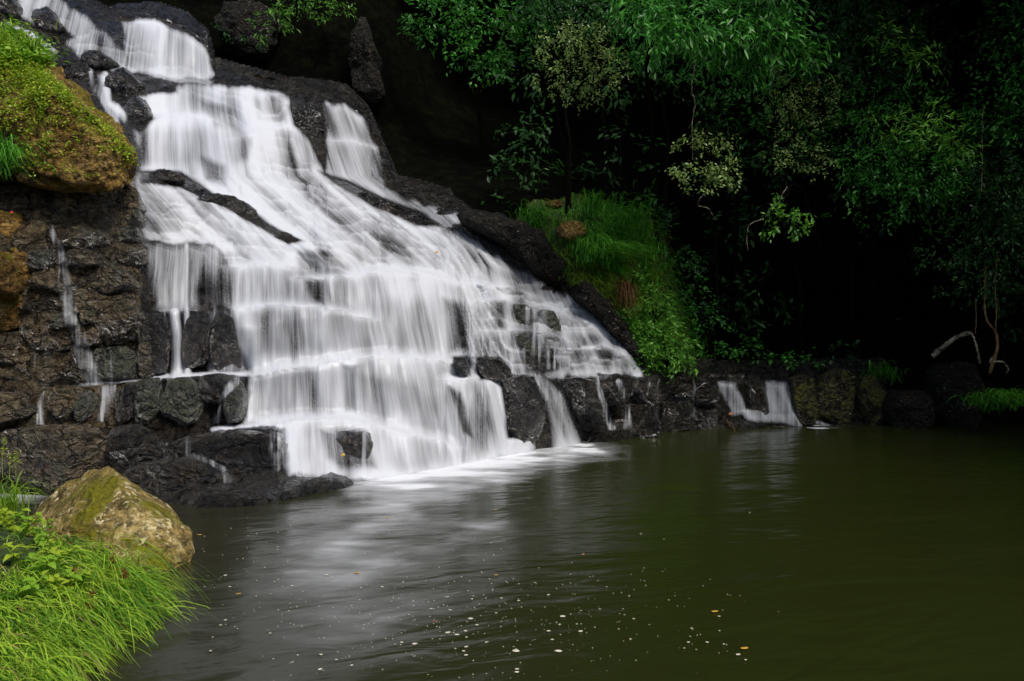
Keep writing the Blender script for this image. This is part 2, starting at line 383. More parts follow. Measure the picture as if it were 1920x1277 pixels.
acc += stairs*(.035+.10*rgt)*(small-.5)-stairs*(.012+.06*rgt)*boxy
YS = B+acc                                                  # stepped surface, smooth
# blocky relief of the bare rock
XX = (GX-960)/F*B; ZZ = CAMH+(638.5-GY)/F*B
rel = .20*fbm(XX*.9, ZZ*1.1, B*.5, 5, seed=40)+.10*np.abs(fbm(XX*2.3, ZZ*2.9, o=3, seed=44))
YR = YS-rel+.06
beyond = np.clip(topl-GY, 0, 400)
YR = YR+(beyond/30.0)**1.3*.5
def gsample(A, px, py):
    i = np.clip((np.asarray(py)-gy[0])/STEP, 0, len(gy)-1.001); j = np.clip((np.asarray(px)-gx[0])/STEP, 0, len(gx)-1.001)
    i0 = i.astype(int); j0 = j.astype(int); a = i-i0; b = j-j0
    return A[i0, j0]*(1-a)*(1-b)+A[i0+1, j0]*a*(1-b)+A[i0, j0+1]*(1-a)*b+A[i0+1, j0+1]*a*b
V = np.stack([(GX-960)/F*YR, YR, CAMH+(638.5-GY)/F*YR], -1).reshape(-1, 3)
keep = (beyond[:-1, :-1] < 30) & (GY[:-1, :-1] < foot[:, :-1]+60)
f_ = gridfaces(len(gy), len(gx), keep)
isl = ((GX[:-1, :-1] < 262+12*wob[:-1, :-1]/7) & (GY[:-1, :-1] > 335) & (GY[:-1, :-1] < 800))[keep]
V2, F2, A2 = compact(V, f_[isl], {}); tag(mesh('rock_face', V2, F2, M['wall']), 'brown wet cracked rock face behind the blocks on the left', kind='structure')
V2, F2, A2 = compact(V, f_[~isl], {})
bed = mesh('rock_bed', V2, F2, M['wet']); tag(bed, 'dark wet stepped rock bed that the waterfall runs over', kind='structure')

# ------------------------------------------------------------ falling water: how much water runs where
W = np.zeros_like(GX)
TV = 9*fbm(GX/13, GX*0+3.3, o=2, seed=301)
def add(poly, d, s=11):
    global W; W = np.maximum(W, d*polymask(GX+wob*.8+3*fbm(GX/20, GY/14, o=2, seed=302), GY+wob*.3+TV, poly, s))
def run(pts, d):
    global W; W = np.maximum(W, d*strand(GX+wob*.25, GY, pts))
def cut(poly, d, s=9):
    global W; W = W*(1-d*polymask(GX+wob*.7, GY+wob*.5, poly, s))
add([(20, -60), (60, -60), (130, 8), (200, 58), (240, 100), (300, 140), (400, 152), (395, 160), (240, 142), (150, 108), (100, 60), (30, 25)], .62)
add([(229, 40), (290, 37), (340, 58), (385, 90), (401, 140), (392, 152), (240, 138), (232, 90)], .78, 8)
add([(185, 138), (250, 152), (400, 162), (520, 170), (548, 190), (552, 235), (590, 258), (612, 330), (700, 368), (800, 412), (870, 440), (950, 490), (1060, 552), (1130, 592), (1207, 703), (1020, 706), (1000, 862), (950, 860), (870, 885), (700, 908), (540, 890), (533, 805), (455, 797), (470, 702), (440, 650), (430, 560), (430, 500), (400, 457), (270, 450), (255, 350), (262, 310), (250, 240), (200, 200)], .98)
add([(598, 190), (640, 194), (684, 225), (712, 280), (727, 352), (760, 372), (850, 396), (870, 420), (830, 430), (740, 392), (650, 348), (608, 330), (612, 265)], .66, 9)
add([(265, 455), (432, 460), (445, 580), (290, 582)], .55, 16); add([(385, 580), (450, 575), (470, 702), (392, 704)], .5, 16)
run([(985, 690, 18), (1010, 712, 20), (1040, 750, 24), (1062, 832, 34)], .85)

TV0 = TV; TV = TV*.25; add([(1344, 716), (1381, 716), (1404, 780), (1370, 778)], .78, 9); add([(1434, 716), (1478, 716), (1494, 780), (1430, 780)], .85, 9); add([(1385, 770), (1420, 774), (1500, 772), (1560, 799), (1400, 792)], .95, 7); TV = TV0; run([(1505, 718, 5), (1512, 775, 5)], .3)
run([(1385, 772, 9), (1440, 776, 10), (1500, 796, 12)], .9)
run([(1075, 560, 14), (1130, 620, 16), (1195, 700, 16)], .9)
run([(10, 42, 6), (60, 66, 8), (105, 98, 7)], .6)
run([(150, 722, 8), (222, 718, 6)], .35); run([(226, 716, 4), (300, 712, 6)], .4)
run([(350, 458, 5), (350, 584, 5)], .8); run([(382, 460, 6), (365, 520, 6)], .45); run([(402, 530, 5), (404, 700, 5)], .6); run([(310, 560, 3), (310, 702, 4)], .4)
run([(328, 585, 12), (331, 640, 13), (330, 704, 16)], .98); run([(350, 588, 8), (352, 702, 10)], .7); run([(300, 583, 4), (372, 582, 3)], .38)
run([(290, 706, 6), (380, 702, 5), (470, 700, 8)], .75); run([(420, 708, 5), (408, 790, 8)], .45)
run([(400, 806, 8), (470, 798, 9), (560, 786, 12)], .8)
run([(312, 832, 5), (316, 852, 6)], .5); run([(560, 892, 5), (700, 892, 14)], .6)
run([(170, 130, 7), (176, 172, 8)], .55); run([(198, 140, 10), (185, 170, 13), (205, 200, 14), (235, 280, 10)], .6)
cut([(262, 320), (340, 322), (400, 362), (460, 382), (505, 420), (572, 452), (540, 458), (470, 418), (400, 378), (340, 352), (264, 344)], .95, 6)
cut([(545, 180), (606, 190), (612, 240), (610, 320), (585, 270), (552, 235), (540, 200)], .88, 8)
cut([(598, 322), (660, 340), (720, 372), (790, 398), (832, 424), (780, 422), (700, 388), (640, 352)], .9, 6)
cut([(568, 524), (612, 524), (612, 578), (588, 566)], .6); cut([(945, 562), (1000, 566), (1050, 600), (1055, 660), (1010, 655), (960, 620)], .3)
cut([(962, 626), (1018, 624), (1042, 692), (986, 694)], .42); cut([(925, 562), (948, 565), (950, 618), (928, 618)], .6); cut([(1012, 656), (1040, 655), (1048, 690), (1020, 690)], .4)
cut([(832, 560), (868, 570), (880, 655), (848, 660)], .55, 10); cut([(604, 808), (690, 808), (706, 876), (640, 880), (616, 860)], .55, 10)
cut([(842, 726), (866, 740), (888, 822), (868, 812)], .6, 6); cut([(640, 685), (666, 690), (668, 772), (648, 772)], .5); cut([(470, 585), (560, 580), (600, 660), (480, 670)], .28, 18); cut([(470, 700), (590, 690), (620, 775), (480, 785)], .38, 16)
cut([(206, 146), (260, 138), (330, 156), (330, 172), (262, 182), (242, 212), (210, 190)], .85, 6); cut([(372, 186), (440, 205), (442, 246), (400, 238)], .45); cut([(234, 180), (262, 185), (290, 222), (262, 250), (240, 232)], .8, 6)
cut([(380, 296), (420, 310), (424, 348), (386, 336)], .55); cut([(700, 438), (760, 450), (770, 480), (720, 470)], .35); cut([(560, 480), (610, 470), (640, 515), (560, 520)], .45); cut([(440, 235), (475, 255), (470, 300), (446, 300)], .4)
cut([(940, 706), (1000, 706), (1022, 760), (1022, 826), (952, 822), (946, 760)], .95, 5); cut([(896, 672), (940, 672), (962, 712), (900, 712)], .9, 5); cut([(850, 672), (878, 672), (882, 704), (860, 700)], .8, 5)
cut([(100, 40), (140, 70), (110, 80), (60, 40), (60, 18)], .85, 6); cut([(160, 96), (225, 128), (180, 128)], .9, 5)
cut([(885, 520), (960, 500), (1060, 545), (1215, 700), (1030, 708), (900, 700), (870, 600)], .30, 22); cut([(620, 560), (880, 570), (890, 665), (640, 668)], .20, 20)
cut([(880, 440), (960, 480), (1070, 545), (1000, 548), (880, 510)], .22, 16); cut([(260, 240), (450, 240), (460, 305), (262, 312)], .22, 14); cut([(700, 700), (850, 705), (880, 770), (720, 780)], .14, 18)
cut([(300, 150), (430, 165), (450, 210), (320, 215)], .25, 12); cut([(640, 400), (860, 440), (900, 500), (700, 490)], .16, 20); cut([(440, 505), (560, 505), (590, 570), (440, 570)], .16, 14); cut([(330, 350), (480, 430), (560, 490), (440, 470), (300, 400)], .0, 14)
Wraw = W.copy()
# thicker at the lips and where it lands, thinner down the faces; fine gaps over the broken steps
E_ = np.interp(GY, [200, 330, 500, 2000], [0, 10, 170, 190])*(1-.4*sstep(800, 1000, GX))
E_ = E_*(1-(sstep(452, 456, GY)*(GX < 436)))+50*((GY > 454) & (GX < 436))
s_ = (GX-E_-340)/(GY+836)*1436+wob*.5; s0_ = s_.copy(); s_ = s_+120*np.round(tier*2)
jets = fbm(s0_/34, t0_/190, o=3, seed=171) if False else fbm(s0_/34, GY/190, o=3, seed=171)
big = fbm(GX/55, GY/90, o=3, seed=71)
fprox = np.exp(-np.clip(foot-GY, 0, 300)/16.0)*(GX < 1100)*(GX > 540)
facecell = h3(np.floor(cu).astype(int), rowi, zi, 77)
W = Wraw*(.755+.26*lip+.26*nearfoot+.30*big+.62*jets-.15*rgt*stairs*(facecell > .55)*sstep(.12, .5, ph)*(1-sstep(.8, .95, ph))+.08*rgt*stair_lip+.34*fprox-(.05+.10*rgt)*stairs*(1-np.exp(-((ph*SH-2)/9)**2))*sstep(.1, .6, vn(GX/30, GY/24, seed=81))+.2*stair_lip)
W = W-.10*(Wraw > .05)*sstep(.0, .5, vn(GX/16, GY/60, seed=88)-.5)*stairs
W = np.clip(W, 0, 1.25)*(Wraw > .02)
# flow coordinates: s follows the fan of the streamlines
s_ = np.where(GX > 1310, GX*1.3, s_)
t_ = GY+wob*2
softm = np.clip(.9*nearfoot+.75*lip+1.2*fprox, 0, 1)
ker = np.array([.1, .2, .4, .2, .1])
YB = B+acc_w+.30*rgt*(acc-acc_w)
for _ in range(3):
    YB = np.pad(YB, ((2, 2), (0, 0)), 'edge'); YB = sum(k*YB[i:i+YS.shape[0]] for i, k in enumerate(ker))
swell = .07*fbm(s_/26, t_/120, o=2, seed=90)+.03*fbm(s_/9, t_/90, o=2, seed=93)
YWt = np.minimum(YB, YS+.05)-.06-.16*np.clip(W, 0, 1)-swell*np.clip(W, 0, 1)-.04*lip*np.clip(W, 0, 1)
YWt = YWt-.12*(GX < 255)*(GY > 380)*(GY < 735)
YWt = np.where(Wraw > .02, YWt, YS+.02)
VW = np.stack([(GX-960)/F*YWt, YWt, CAMH+(638.5-GY)/F*YWt], -1).reshape(-1, 3)
AT = {'W': W.ravel(), 'soft': softm.ravel(), 'flow': np.stack([s_.ravel(), t_.ravel(), (tier*.3).ravel()], -1)}
wetc = (Wraw[:-1, :-1] > .02) | (Wraw[1:, 1:] > .02)
zc = (VW[:, 2].reshape(GX.shape)[:-1, :-1] > -.25)
cx, cyy = GX[:-1, :-1], GY[:-1, :-1]
below = lambda pts: cyy > pl(cx, pts)
used = np.zeros_like(wetc)
def water(name, region, parent=None):
    global used
    k = wetc & zc & region & ~used
    used |= k
    if k.sum() < 4: return None
    a, b, c = compact(VW, gridfaces(len(gy), len(gx), k), AT)
    return mesh(name, a, b, M['fall'], parent, attrs=c)
def inpoly(poly): return polymask(cx, cyy, poly, .01) > .5
tag(water('waterfall', inpoly([(222, 20), (420, 20), (420, 150), (240, 140), (226, 110)])), 'short white curtain of water at the very top dropping over a dark lip', 'waterfall')
tag(water('waterfall', inpoly([(590, 175), (740, 175), (760, 378), (900, 395), (880, 432), (830, 432), (740, 396), (650, 352), (604, 335)])), 'narrow two step veil of water falling on the upper right beside the black forest', 'waterfall')
tag(water('waterfall', (cyy < 160) & (cx < 420) & below([(0, -99), (500, -99)]) & ~below([(-90, 60), (100, 118), (165, 128), (260, 141), (420, 162)])), 'foaming white stream sliding down dark rock at the top left corner', 'waterfall')
tag(water('waterfall', (cx > 1320) & (cx < 1412) & (cyy < 766)), 'small slanting white fall over the low ledge, left one of the far pair', 'waterfall')
tag(water('waterfall', (cx >= 1412) & (cx < 1490) & (cyy < 766)), 'small broad white fall over the low ledge, right one of the far pair', 'waterfall')
tag(water('waterfall', (cx >= 1340)), 'white runoff spreading over low rocks below the two small far falls', 'water')
tag(water('waterfall', (cx < 258) & (cyy > 350)), 'narrow white line of water on the step at the foot of the left wall', 'waterfall')
mainf = empty('waterfall', P(640, 700, 16))
tag(mainf, 'wide silky white cascade tumbling down the stepped rock into the pool', 'waterfall')
lines = [[(100, 345), (255, 335), (400, 375), (560, 450), (700, 470), (880, 520), (1240, 520)], [(200, 500), (430, 498), (560, 520), (780, 506), (905, 540), (1240, 540)],
         [(200, 580), (430, 578), (620, 585), (700, 598), (900, 620), (1240, 622)], [(200, 706), (455, 703), (660, 671), (820, 672), (900, 708), (1240, 706)], [(200, 802), (520, 790), (650, 782), (720, 799), (860, 838), (1240, 838)]]
for L in lines: water('water_curtain', ~below(L), mainf)
water('water_curtain', np.ones_like(wetc), mainf)

# ------------------------------------------------------------ rocks
def starR(poly, th):
    p = np.array(poly, float); c = p.mean(0); q = p-c; R = np.zeros(len(th))
    for i, t in enumerate(th):
        d = np.array([math.cos(t), math.sin(t)]); best = 0
        for a, b in zip(q, np.roll(q, -1, 0)):
            e = b-a; den = d[0]*e[1]-d[1]*e[0]
            if abs(den) < 1e-9: continue
            r = (a[0]*e[1]-a[1]*e[0])/den; s = (a[0]*d[1]-a[1]*d[0])/den
            if r > best and -1e-6 <= s <= 1+1e-6: best = r
        R[i] = best
    return c, R
rc = [0]
def rock(name, poly, depth=.5, mat='wet', parent=None, Y=None, n=36, m=14, box=.45, nz=.09, shift=0.0, lean=0.0, drop=0.0, facets=12):
    """closed rock with the given front outline, its own distance and thickness"""
    rc[0] += 1; sd_ = rc[0]*13
    th = np.linspace(0, 2*np.pi, n, endpoint=False); c, R = starR(poly, th)
    if Y is None: Y = float(gsample(B, c[0], c[1]))
    Y += shift
    ph_ = np.linspace(-np.pi/2, np.pi/2, m)[1:-1]
    cp = np.cos(ph_)**box; sp = np.sign(np.sin(ph_))*np.abs(np.sin(ph_))**box
    u = (R*np.cos(th))[None]*cp[:, None]; v = (R*np.sin(th))[None]*cp[:, None]
    x = (c[0]+u-960)/F*Y; z = CAMH+(638.5-c[1]-v)/F*Y; y = Y+depth*sp[:, None]+0*u
    y = y+lean*(z-(CAMH+(638.5-c[1])/F*Y))
    pts = np.stack([x, y, z], -1).reshape(-1, 3)
    ends = np.array([[(c[0]-960)/F*Y, Y-depth, CAMH+(638.5-c[1])/F*Y], [(c[0]-960)/F*Y, Y+depth, CAMH+(638.5-c[1])/F*Y]])
    pts = np.vstack([pts, ends]); ctr = pts.mean(0)
    ext = (pts.max(0)-pts.min(0))/2; q = (pts-ctr)/ext; rf = np.random.default_rng(sd_); sc_ = np.ones(len(q))
    for _ in range(facets):
        nk = rf.normal(size=3); nk /= np.linalg.norm(nk); hk = rf.uniform(.74, 1.0); dk = q@nk
        sc_ = np.minimum(sc_, np.where(dk > hk, hk/np.maximum(dk, 1e-3), 1))
    pts = ctr+q*sc_[:, None]*ext
    d = pts-ctr; L = np.linalg.norm(d, axis=1, keepdims=True)+1e-6; size = L.mean()
    k = 1.6/size
    nn = 1.2*fbm(pts[:, 0]*k, pts[:, 1]*k, pts[:, 2]*k+sd_, 5, seed=sd_)+.9*np.abs(fbm(pts[:, 0]*k*2.3, pts[:, 1]*k*2.3, pts[:, 2]*k*2.3, 3, seed=sd_+5))
    pts = pts+d/L*(nn*nz*size)[:, None]
    if drop: pts[:, 2] = np.where(pts[:, 2] < ctr[2], pts[:, 2]-drop*(ctr[2]-pts[:, 2])/max(.01, ctr[2]-pts[:, 2].min()), pts[:, 2])
    r = len(ph_); Fc = []
    for i in range(r-1):
        a = i*n+np.arange(n); b = i*n+(np.arange(n)+1) % n
        Fc.append(np.stack([a, b, b+n, a+n], -1))
    Fc = np.vstack(Fc); e0, e1 = r*n, r*n+1
    a = np.arange(n); b = (a+1) % n
    caps = np.vstack([np.stack([np.full(n, e0), b, a], -1), np.stack([np.full(n, e1), (r-1)*n+a, (r-1)*n+b], -1)])
    tris = np.vstack([Fc[:, [0, 1, 2]], Fc[:, [0, 2, 3]], caps])
    o = mesh(name, pts, tris, M[mat], parent); return o

# left wall: courses of cracked blocks, parts of one rock wall
wallr = empty('rock_wall', P(120, 790, 14.5)); tag(wallr, 'brown and black wet cracked rock wall left of the cascade, under the mossy boulder', 'rock wall')
rr = random.Random(5)
def warp(x, y): return (x+16*float(fbm(np.array(x/90.), np.array(y/70.), o=2, seed=201))+7*float(vn(np.array(x/17.), np.array(y/17.), seed=7)-.5), y+20*float(fbm(np.array(x/110.), np.array(y/80.), o=2, seed=202)) if y < 690 else y)
def split(x0, y0, x1, y1, d=0):
    w_, h_ = x1-x0, y1-y0
    if (w_ < 84 and h_ < 74) or (d > 1 and w_*h_ < 9000 and rr.random() < .35): return [(x0, y0, x1, y1)]
    t = rr.uniform(.34, .66)
    if w_ > h_*rr.uniform(.7, 1.7): m_ = x0+w_*t; return split(x0, y0, m_, y1, d+1)+split(m_, y0, x1, y1, d+1)
    m_ = y0+h_*t; return split(x0, y0, x1, m_, d+1)+split(x0, m_, x1, y1, d+1)
for (x0, y0, x1, y1) in split(-90, 346, 262, 724)+split(262, 590, 300, 706):
    g_ = -2.0; mx, my = (x0+x1)/2, (y0+y1)/2
    poly = [warp(*q_) for q_ in [(x0+g_, y0+g_), (mx, y0+g_), (x1-g_, y0+g_), (x1-g_, my), (x1-g_, y1-g_), (mx, y1-g_), (x0+g_, y1-g_), (x0+g_, my)]]
    m_ = 'ochre' if (x0 < 30 and 410 < my < 600) else ('wall' if rr.random() < .8 else 'olive')
    rock('rock_block', poly, .30+rr.uniform(-.05, .1), m_, wallr, n=44, m=18, box=.34, nz=.17, shift=.20+rr.uniform(-.11, .11), lean=.08)
for poly in [[(262, 590), (310, 586), (318, 640), (316, 700), (285, 704), (258, 690)], [(352, 592), (388, 588), (392, 640), (388, 700), (356, 702), (346, 650)], [(392, 582), (438, 585), (448, 640), (450, 694), (410, 700), (394, 640)]]:
    rock('rock_block', poly, .25, 'wet', wallr, box=.4, shift=.12, lean=.08)
lab = 'black wet rock block in the low course, '
for poly, m_, l in [
 ([(94, 735), (112, 728), (148, 730), (151, 760), (147, 792), (108, 793), (100, 762)], 'wall', 'square dark block left of the little spill at the foot of the left wall'),
 ([(151, 732), (172, 728), (179, 745), (172, 790), (151, 793)], 'olive', 'narrow green stained block touching the little spill on its left'),
 ([(222, 722), (256, 715), (260, 750), (252, 790), (234, 790)], 'wet', 'dark narrow block right of the little spill, half in a black gap'),
 ([(260, 713), (301, 708), (303, 745), (308, 768), (286, 793), (256, 789), (254, 755)], 'olive', 'greenish block with a flat face in the middle of the low course'),
 ([(304, 712), (345, 706), (373, 708), (379, 745), (395, 775), (397, 796), (340, 798), (315, 776), (305, 745)], 'olive', 'largest olive green block of the low course, widening to its foot'),
 ([(381, 703), (430, 700), (449, 708), (425, 730), (410, 775), (396, 752), (379, 735)], 'wet', 'dark wedge shaped block leaning beside the largest olive block'),
 ([(430, 718), (456, 712), (463, 740), (461, 788), (432, 792), (421, 760)], 'olive', 'brown green block at the left edge of the wide water curtain'),
 ([(-30, 735), (45, 738), (62, 745), (66, 795), (30, 797), (-30, 790)], 'wall', 'broad brown block at the left picture edge below the rock wall')]:
    o = rock('rock_block', poly, .38, m_, None, box=.3, shift=-.12, nz=.09, lean=.05, n=44, m=16); tag(o, l, 'rock', 'blocks in the low course at the wall foot')
for poly, m_, dp, l, dr in [
 ([(-40, 803), (60, 797), (150, 796), (215, 800), (225, 860), (150, 905), (60, 925), (-40, 920)], 'wall', .55, 'long dark brown rock shelf behind the yellow boulder', .3),
 ([(196, 802), (262, 796), (306, 815), (310, 852), (262, 876), (205, 880)], 'wet', .45, 'humped dark shelf rock between brown shelf and black wet slab', .3),
 ([(318, 826), (400, 811), (480, 804), (530, 801), (536, 842), (532, 880), (470, 890), (410, 884), (370, 866), (322, 858)], 'wet', .5, 'broad glossy black rock left of the lowest white curtain', .3),
 ([(236, 866), (320, 856), (380, 868), (412, 886), (400, 906), (320, 914), (262, 905)], 'wet', .5, 'low black rock with branching cracks behind the yellow boulder peak', .3)]:
    o = rock('rock', poly, dp, m_, None, box=.42, nz=.10, n=64, m=24, drop=dr, shift=-.1); tag(o, l, 'rock')
def slab(name, pts, mat, label, th=.25, n=70):
    """flat-topped rock lying in the water: outline at water level, given as photo positions on the pool surface"""
    w_ = np.array([P(x, y, wl(y))[:2] for x, y in pts]); c = w_.mean(0)
    thh = np.linspace(0, 2*np.pi, n, endpoint=False); q = w_-c; R = starR(w_, thh)[1]
    V = []; rings = [(1.0, -.4), (1.0, -.05), (.97, .25), (.93, .55), (.85, .8), (.72, .93), (.55, 1), (.35, 1.0), (.15, 1.0)]
    rc[0] += 1
    for s, h in rings:
        x = c[0]+R*s*np.cos(thh); y = c[1]+R*s*np.sin(thh)
        nn = fbm(x*2.2, y*2.2, o=4, seed=rc[0]); k = .06*(1 if h > 0 else .3)
        V.append(np.stack([x+k*fbm(x*3, y*3, o=3, seed=4), y+k*nn, h*th+(.10*nn+.05*fbm(x*7, y*7, o=2, seed=8))*(h > .2)], -1))
    V.append(np.array([[c[0], c[1], th]])); r = len(rings)
    V = np.vstack(V); Fc = []
    a = np.arange(n); b = (a+1) % n
    for i in range(r-1): Fc += [np.stack([i*n+a, i*n+b, (i+1)*n+b], -1), np.stack([i*n+a, (i+1)*n+b, (i+1)*n+a], -1)]
    Fc.append(np.stack([(r-1)*n+a, (r-1)*n+b, np.full(n, r*n)], -1))
    return tag(mesh(name, V, np.vstack(Fc), M[mat]), label, 'rock')
slab('rock', [(296, 935), (370, 952), (440, 952), (510, 945), (570, 930), (650, 915), (668, 908), (640, 900), (560, 893), (480, 885), (400, 890), (330, 902)], 'wet', 'flat black glistening slab lying in the pool below the cascade', .2)
slab('rock', [(1092, 830), (1150, 829), (1215, 815), (1290, 807), (1345, 800), (1330, 792), (1260, 790), (1180, 800), (1110, 815)], 'wet', 'long low black slab at the waterline below the ledge wall', .42)
slab('rock', [(1325, 803), (1390, 806), (1440, 800), (1440, 790), (1400, 786), (1350, 790)], 'wet', 'low black rock just left of the small broad far fall', .28)
for poly, m_, dp, l in [
 ([(606, 812), (650, 806), (690, 812), (702, 842), (706, 878), (660, 882), (622, 874), (612, 845)], 'wet', .35, 'squat dark rock veiled by water in the middle of the lowest step'),
 ([(893, 678), (915, 669), (938, 674), (966, 702), (955, 716), (900, 716)], 'wet', .4, 'small black rock knob rising bare from the cascade right of centre'),
 ([(938, 716), (965, 706), (985, 702), (1006, 720), (1020, 750), (1025, 800), (1016, 832), (965, 836), (950, 802), (945, 760)], 'wet', .55, 'tall black bare rock between two falls at the cascade foot'),
 ([(1042, 714), (1080, 706), (1112, 712), (1128, 745), (1136, 800), (1104, 815), (1084, 775), (1062, 742)], 'wet', .45, 'dark rock with a rounded shoulder right of the slanting foot fall'),
 ([(852, 670), (874, 668), (881, 690), (883, 708), (862, 702), (850, 686)], 'wet', .3, 'small dark rock knob half under foam beside the black knob'),
 ([(965, 630), (1015, 626), (1025, 650), (1038, 692), (990, 696), (972, 664)], 'olive', .2, 'large olive grey block showing through thin water on the right slope'),
 ([(950, 575), (985, 570), (1000, 588), (1002, 618), (956, 618)], 'olive', .2, 'upright dark block under the diagonal lip on the right slope'),
 ([(1008, 578), (1040, 584), (1052, 612), (1050, 640), (1018, 618)], 'olive', .18, 'dark block under thin trickles right of the upright block')]:
    o = rock('rock', poly, dp, m_, None, box=.45, nz=.12, n=52, m=20, drop=.15 if poly[3][1] > 740 or 'foot' in l else 0, shift=.1 if (dp == .35 or dp <= .2) else -.12); tag(o, l, 'rock')
# rocks along the far ledge
ledge = empty('rock_ledge', P(1300, 800, 23)); tag(ledge, 'low dark rock ledge along the far side of the pool', 'rock ledge')
for (x0, y0, x1, y1) in split(1108, 706, 1345, 806):
    g_ = -3.0; mx, my = (x0+x1)/2, (y0+y1)/2
    poly = [(a_+rr.uniform(-5, 5), b_+rr.uniform(-4, 4)) for a_, b_ in [(x0+g_, y0+g_), (mx, y0+g_), (x1-g_, y0+g_), (x1-g_, my), (x1-g_, y1-g_), (mx, y1-g_), (x0+g_, y1-g_), (x0+g_, my)]]
    rock('rock_block', poly, .5, 'wet', ledge, box=.4, nz=.17, drop=.2 if y1 > 780 else 0, shift=-.1+rr.uniform(-.15, .15))
for poly, m_ in [([(1385, 708), (1432, 706), (1438, 740), (1434, 778), (1400, 780), (1388, 750)], 'wet'), ([(1480, 712), (1510, 700), (1532, 706), (1535, 750), (1528, 798), (1490, 796), (1480, 760)], 'mossy'),
                 ([(1520, 698), (1560, 690), (1600, 694), (1608, 740), (1600, 796), (1530, 800), (1522, 750)], 'mossy'), ([(1600, 700), (1640, 706), (1662, 740), (1660, 800), (1605, 800)], 'mossy')]:
    rock('rock_block', poly, .5, m_, ledge, box=.35, nz=.14, drop=.25, shift=.25 if poly[0][0] < 1470 else -.1)
for poly, l in [([(1655, 735), (1700, 730), (1742, 745), (1750, 798), (1660, 800)], 'dim low rock in deep shade at the far right shore'), ([(1745, 690), (1790, 678), (1832, 690), (1838, 740), (1830, 800), (1750, 800), (1740, 740)], 'dark mossy rock with pale flecks below the lichened root')]:
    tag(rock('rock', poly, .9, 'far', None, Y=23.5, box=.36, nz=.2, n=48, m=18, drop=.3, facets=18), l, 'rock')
# bare dark ridges poking out of the cascade
for poly, l in [([(256, 322), (335, 322), (352, 340), (330, 350), (262, 346)], 'low black rock rib just right of the mossy boulder tip'), ([(350, 352), (400, 362), (460, 380), (500, 412), (512, 426), (470, 420), (420, 392), (370, 372)], 'long slanting black rib splitting the upper cascade in two'),
                ([(500, 430), (545, 440), (570, 454), (540, 458), (512, 446)], 'thin dark end of the slanting rib among foam'), ([(640, 345), (700, 368), (760, 392), (830, 420), (790, 424), (720, 396), (650, 362)], 'dark slanting rib below the narrow upper right veil'),
                ([(545, 186), (604, 192), (614, 235), (606, 260), (570, 256), (548, 232)], 'black dripping rock between main cascade and narrow right veil'), ([(815, 388), (850, 392), (852, 412), (818, 410)], 'small black rock right of the splash below the upper right veil')]:
    tag(rock('rock', poly, .35, 'wet', None, box=.5, nz=.26, n=64, m=24, shift=.05, Y=float(gsample(YS, np.mean([p[0] for p in poly]), np.mean([p[1] for p in poly])))+.1), l, 'rock')
for poly, l in [([(52, 28), (92, 14), (112, 40), (130, 58), (106, 74), (66, 58)], 'dark block splitting the stream at the top left'), ([(-40, -20), (20, -8), (46, 30), (20, 44), (-40, 40)], 'black rock in the top left picture corner'),
                ([(158, 100), (190, 96), (228, 126), (190, 132), (164, 122)], 'dark ridge rock under the sliding stream at the top'), ([(206, 142), (240, 134), (268, 158), (252, 180), (240, 214), (232, 180), (208, 168)], 'jagged dark rock at the left lip of the upper cascade'),
                ([(236, 182), (262, 180), (288, 218), (262, 250), (240, 240)], 'dark rock beside the left end of the upper curtain'), ([(100, 108), (160, 118), (166, 165), (130, 160), (100, 130)], 'grey green stone slope behind the mossy boulder')]:
    tag(rock('rock', poly, .5, 'wet', None, box=.5, nz=.15, n=40, m=14, shift=.12), l, 'rock')
# dark rock right of the cascade and up behind it
for poly, Yd, l in [([(860, 398), (930, 402), (1010, 440), (1060, 500), (1090, 560), (1030, 530), (960, 470), (880, 430)], 22.6, 'dark mossy rock slope above the right edge of the cascade'),
                    ([(1060, 500), (1110, 540), (1170, 610), (1215, 690), (1180, 668), (1120, 600), (1070, 556)], 22.4, 'shaded rock edge between cascade and mossy mound'),
                    ([(668, 60), (682, 22), (694, 60), (706, 110), (722, 180), (700, 200), (668, 180), (660, 120)], 28.3, 'tall rock pillar flecked with pale lichen above the cascade'),
                    ([(410, 50), (430, 10), (480, 5), (520, 30), (528, 80), (500, 108), (450, 112), (420, 84)], 29.0, 'brown overgrown rock at the top beside the highest fall'),
                    ([(398, 140), (440, 138), (520, 158), (600, 172), (560, 184), (470, 172), (410, 154)], 27.0, 'black rock band above the upper cascade lip')]:
    tag(rock('rock', poly, .8, 'far', None, Y=Yd, box=.6, nz=.30, n=64, m=26), l, 'rock')

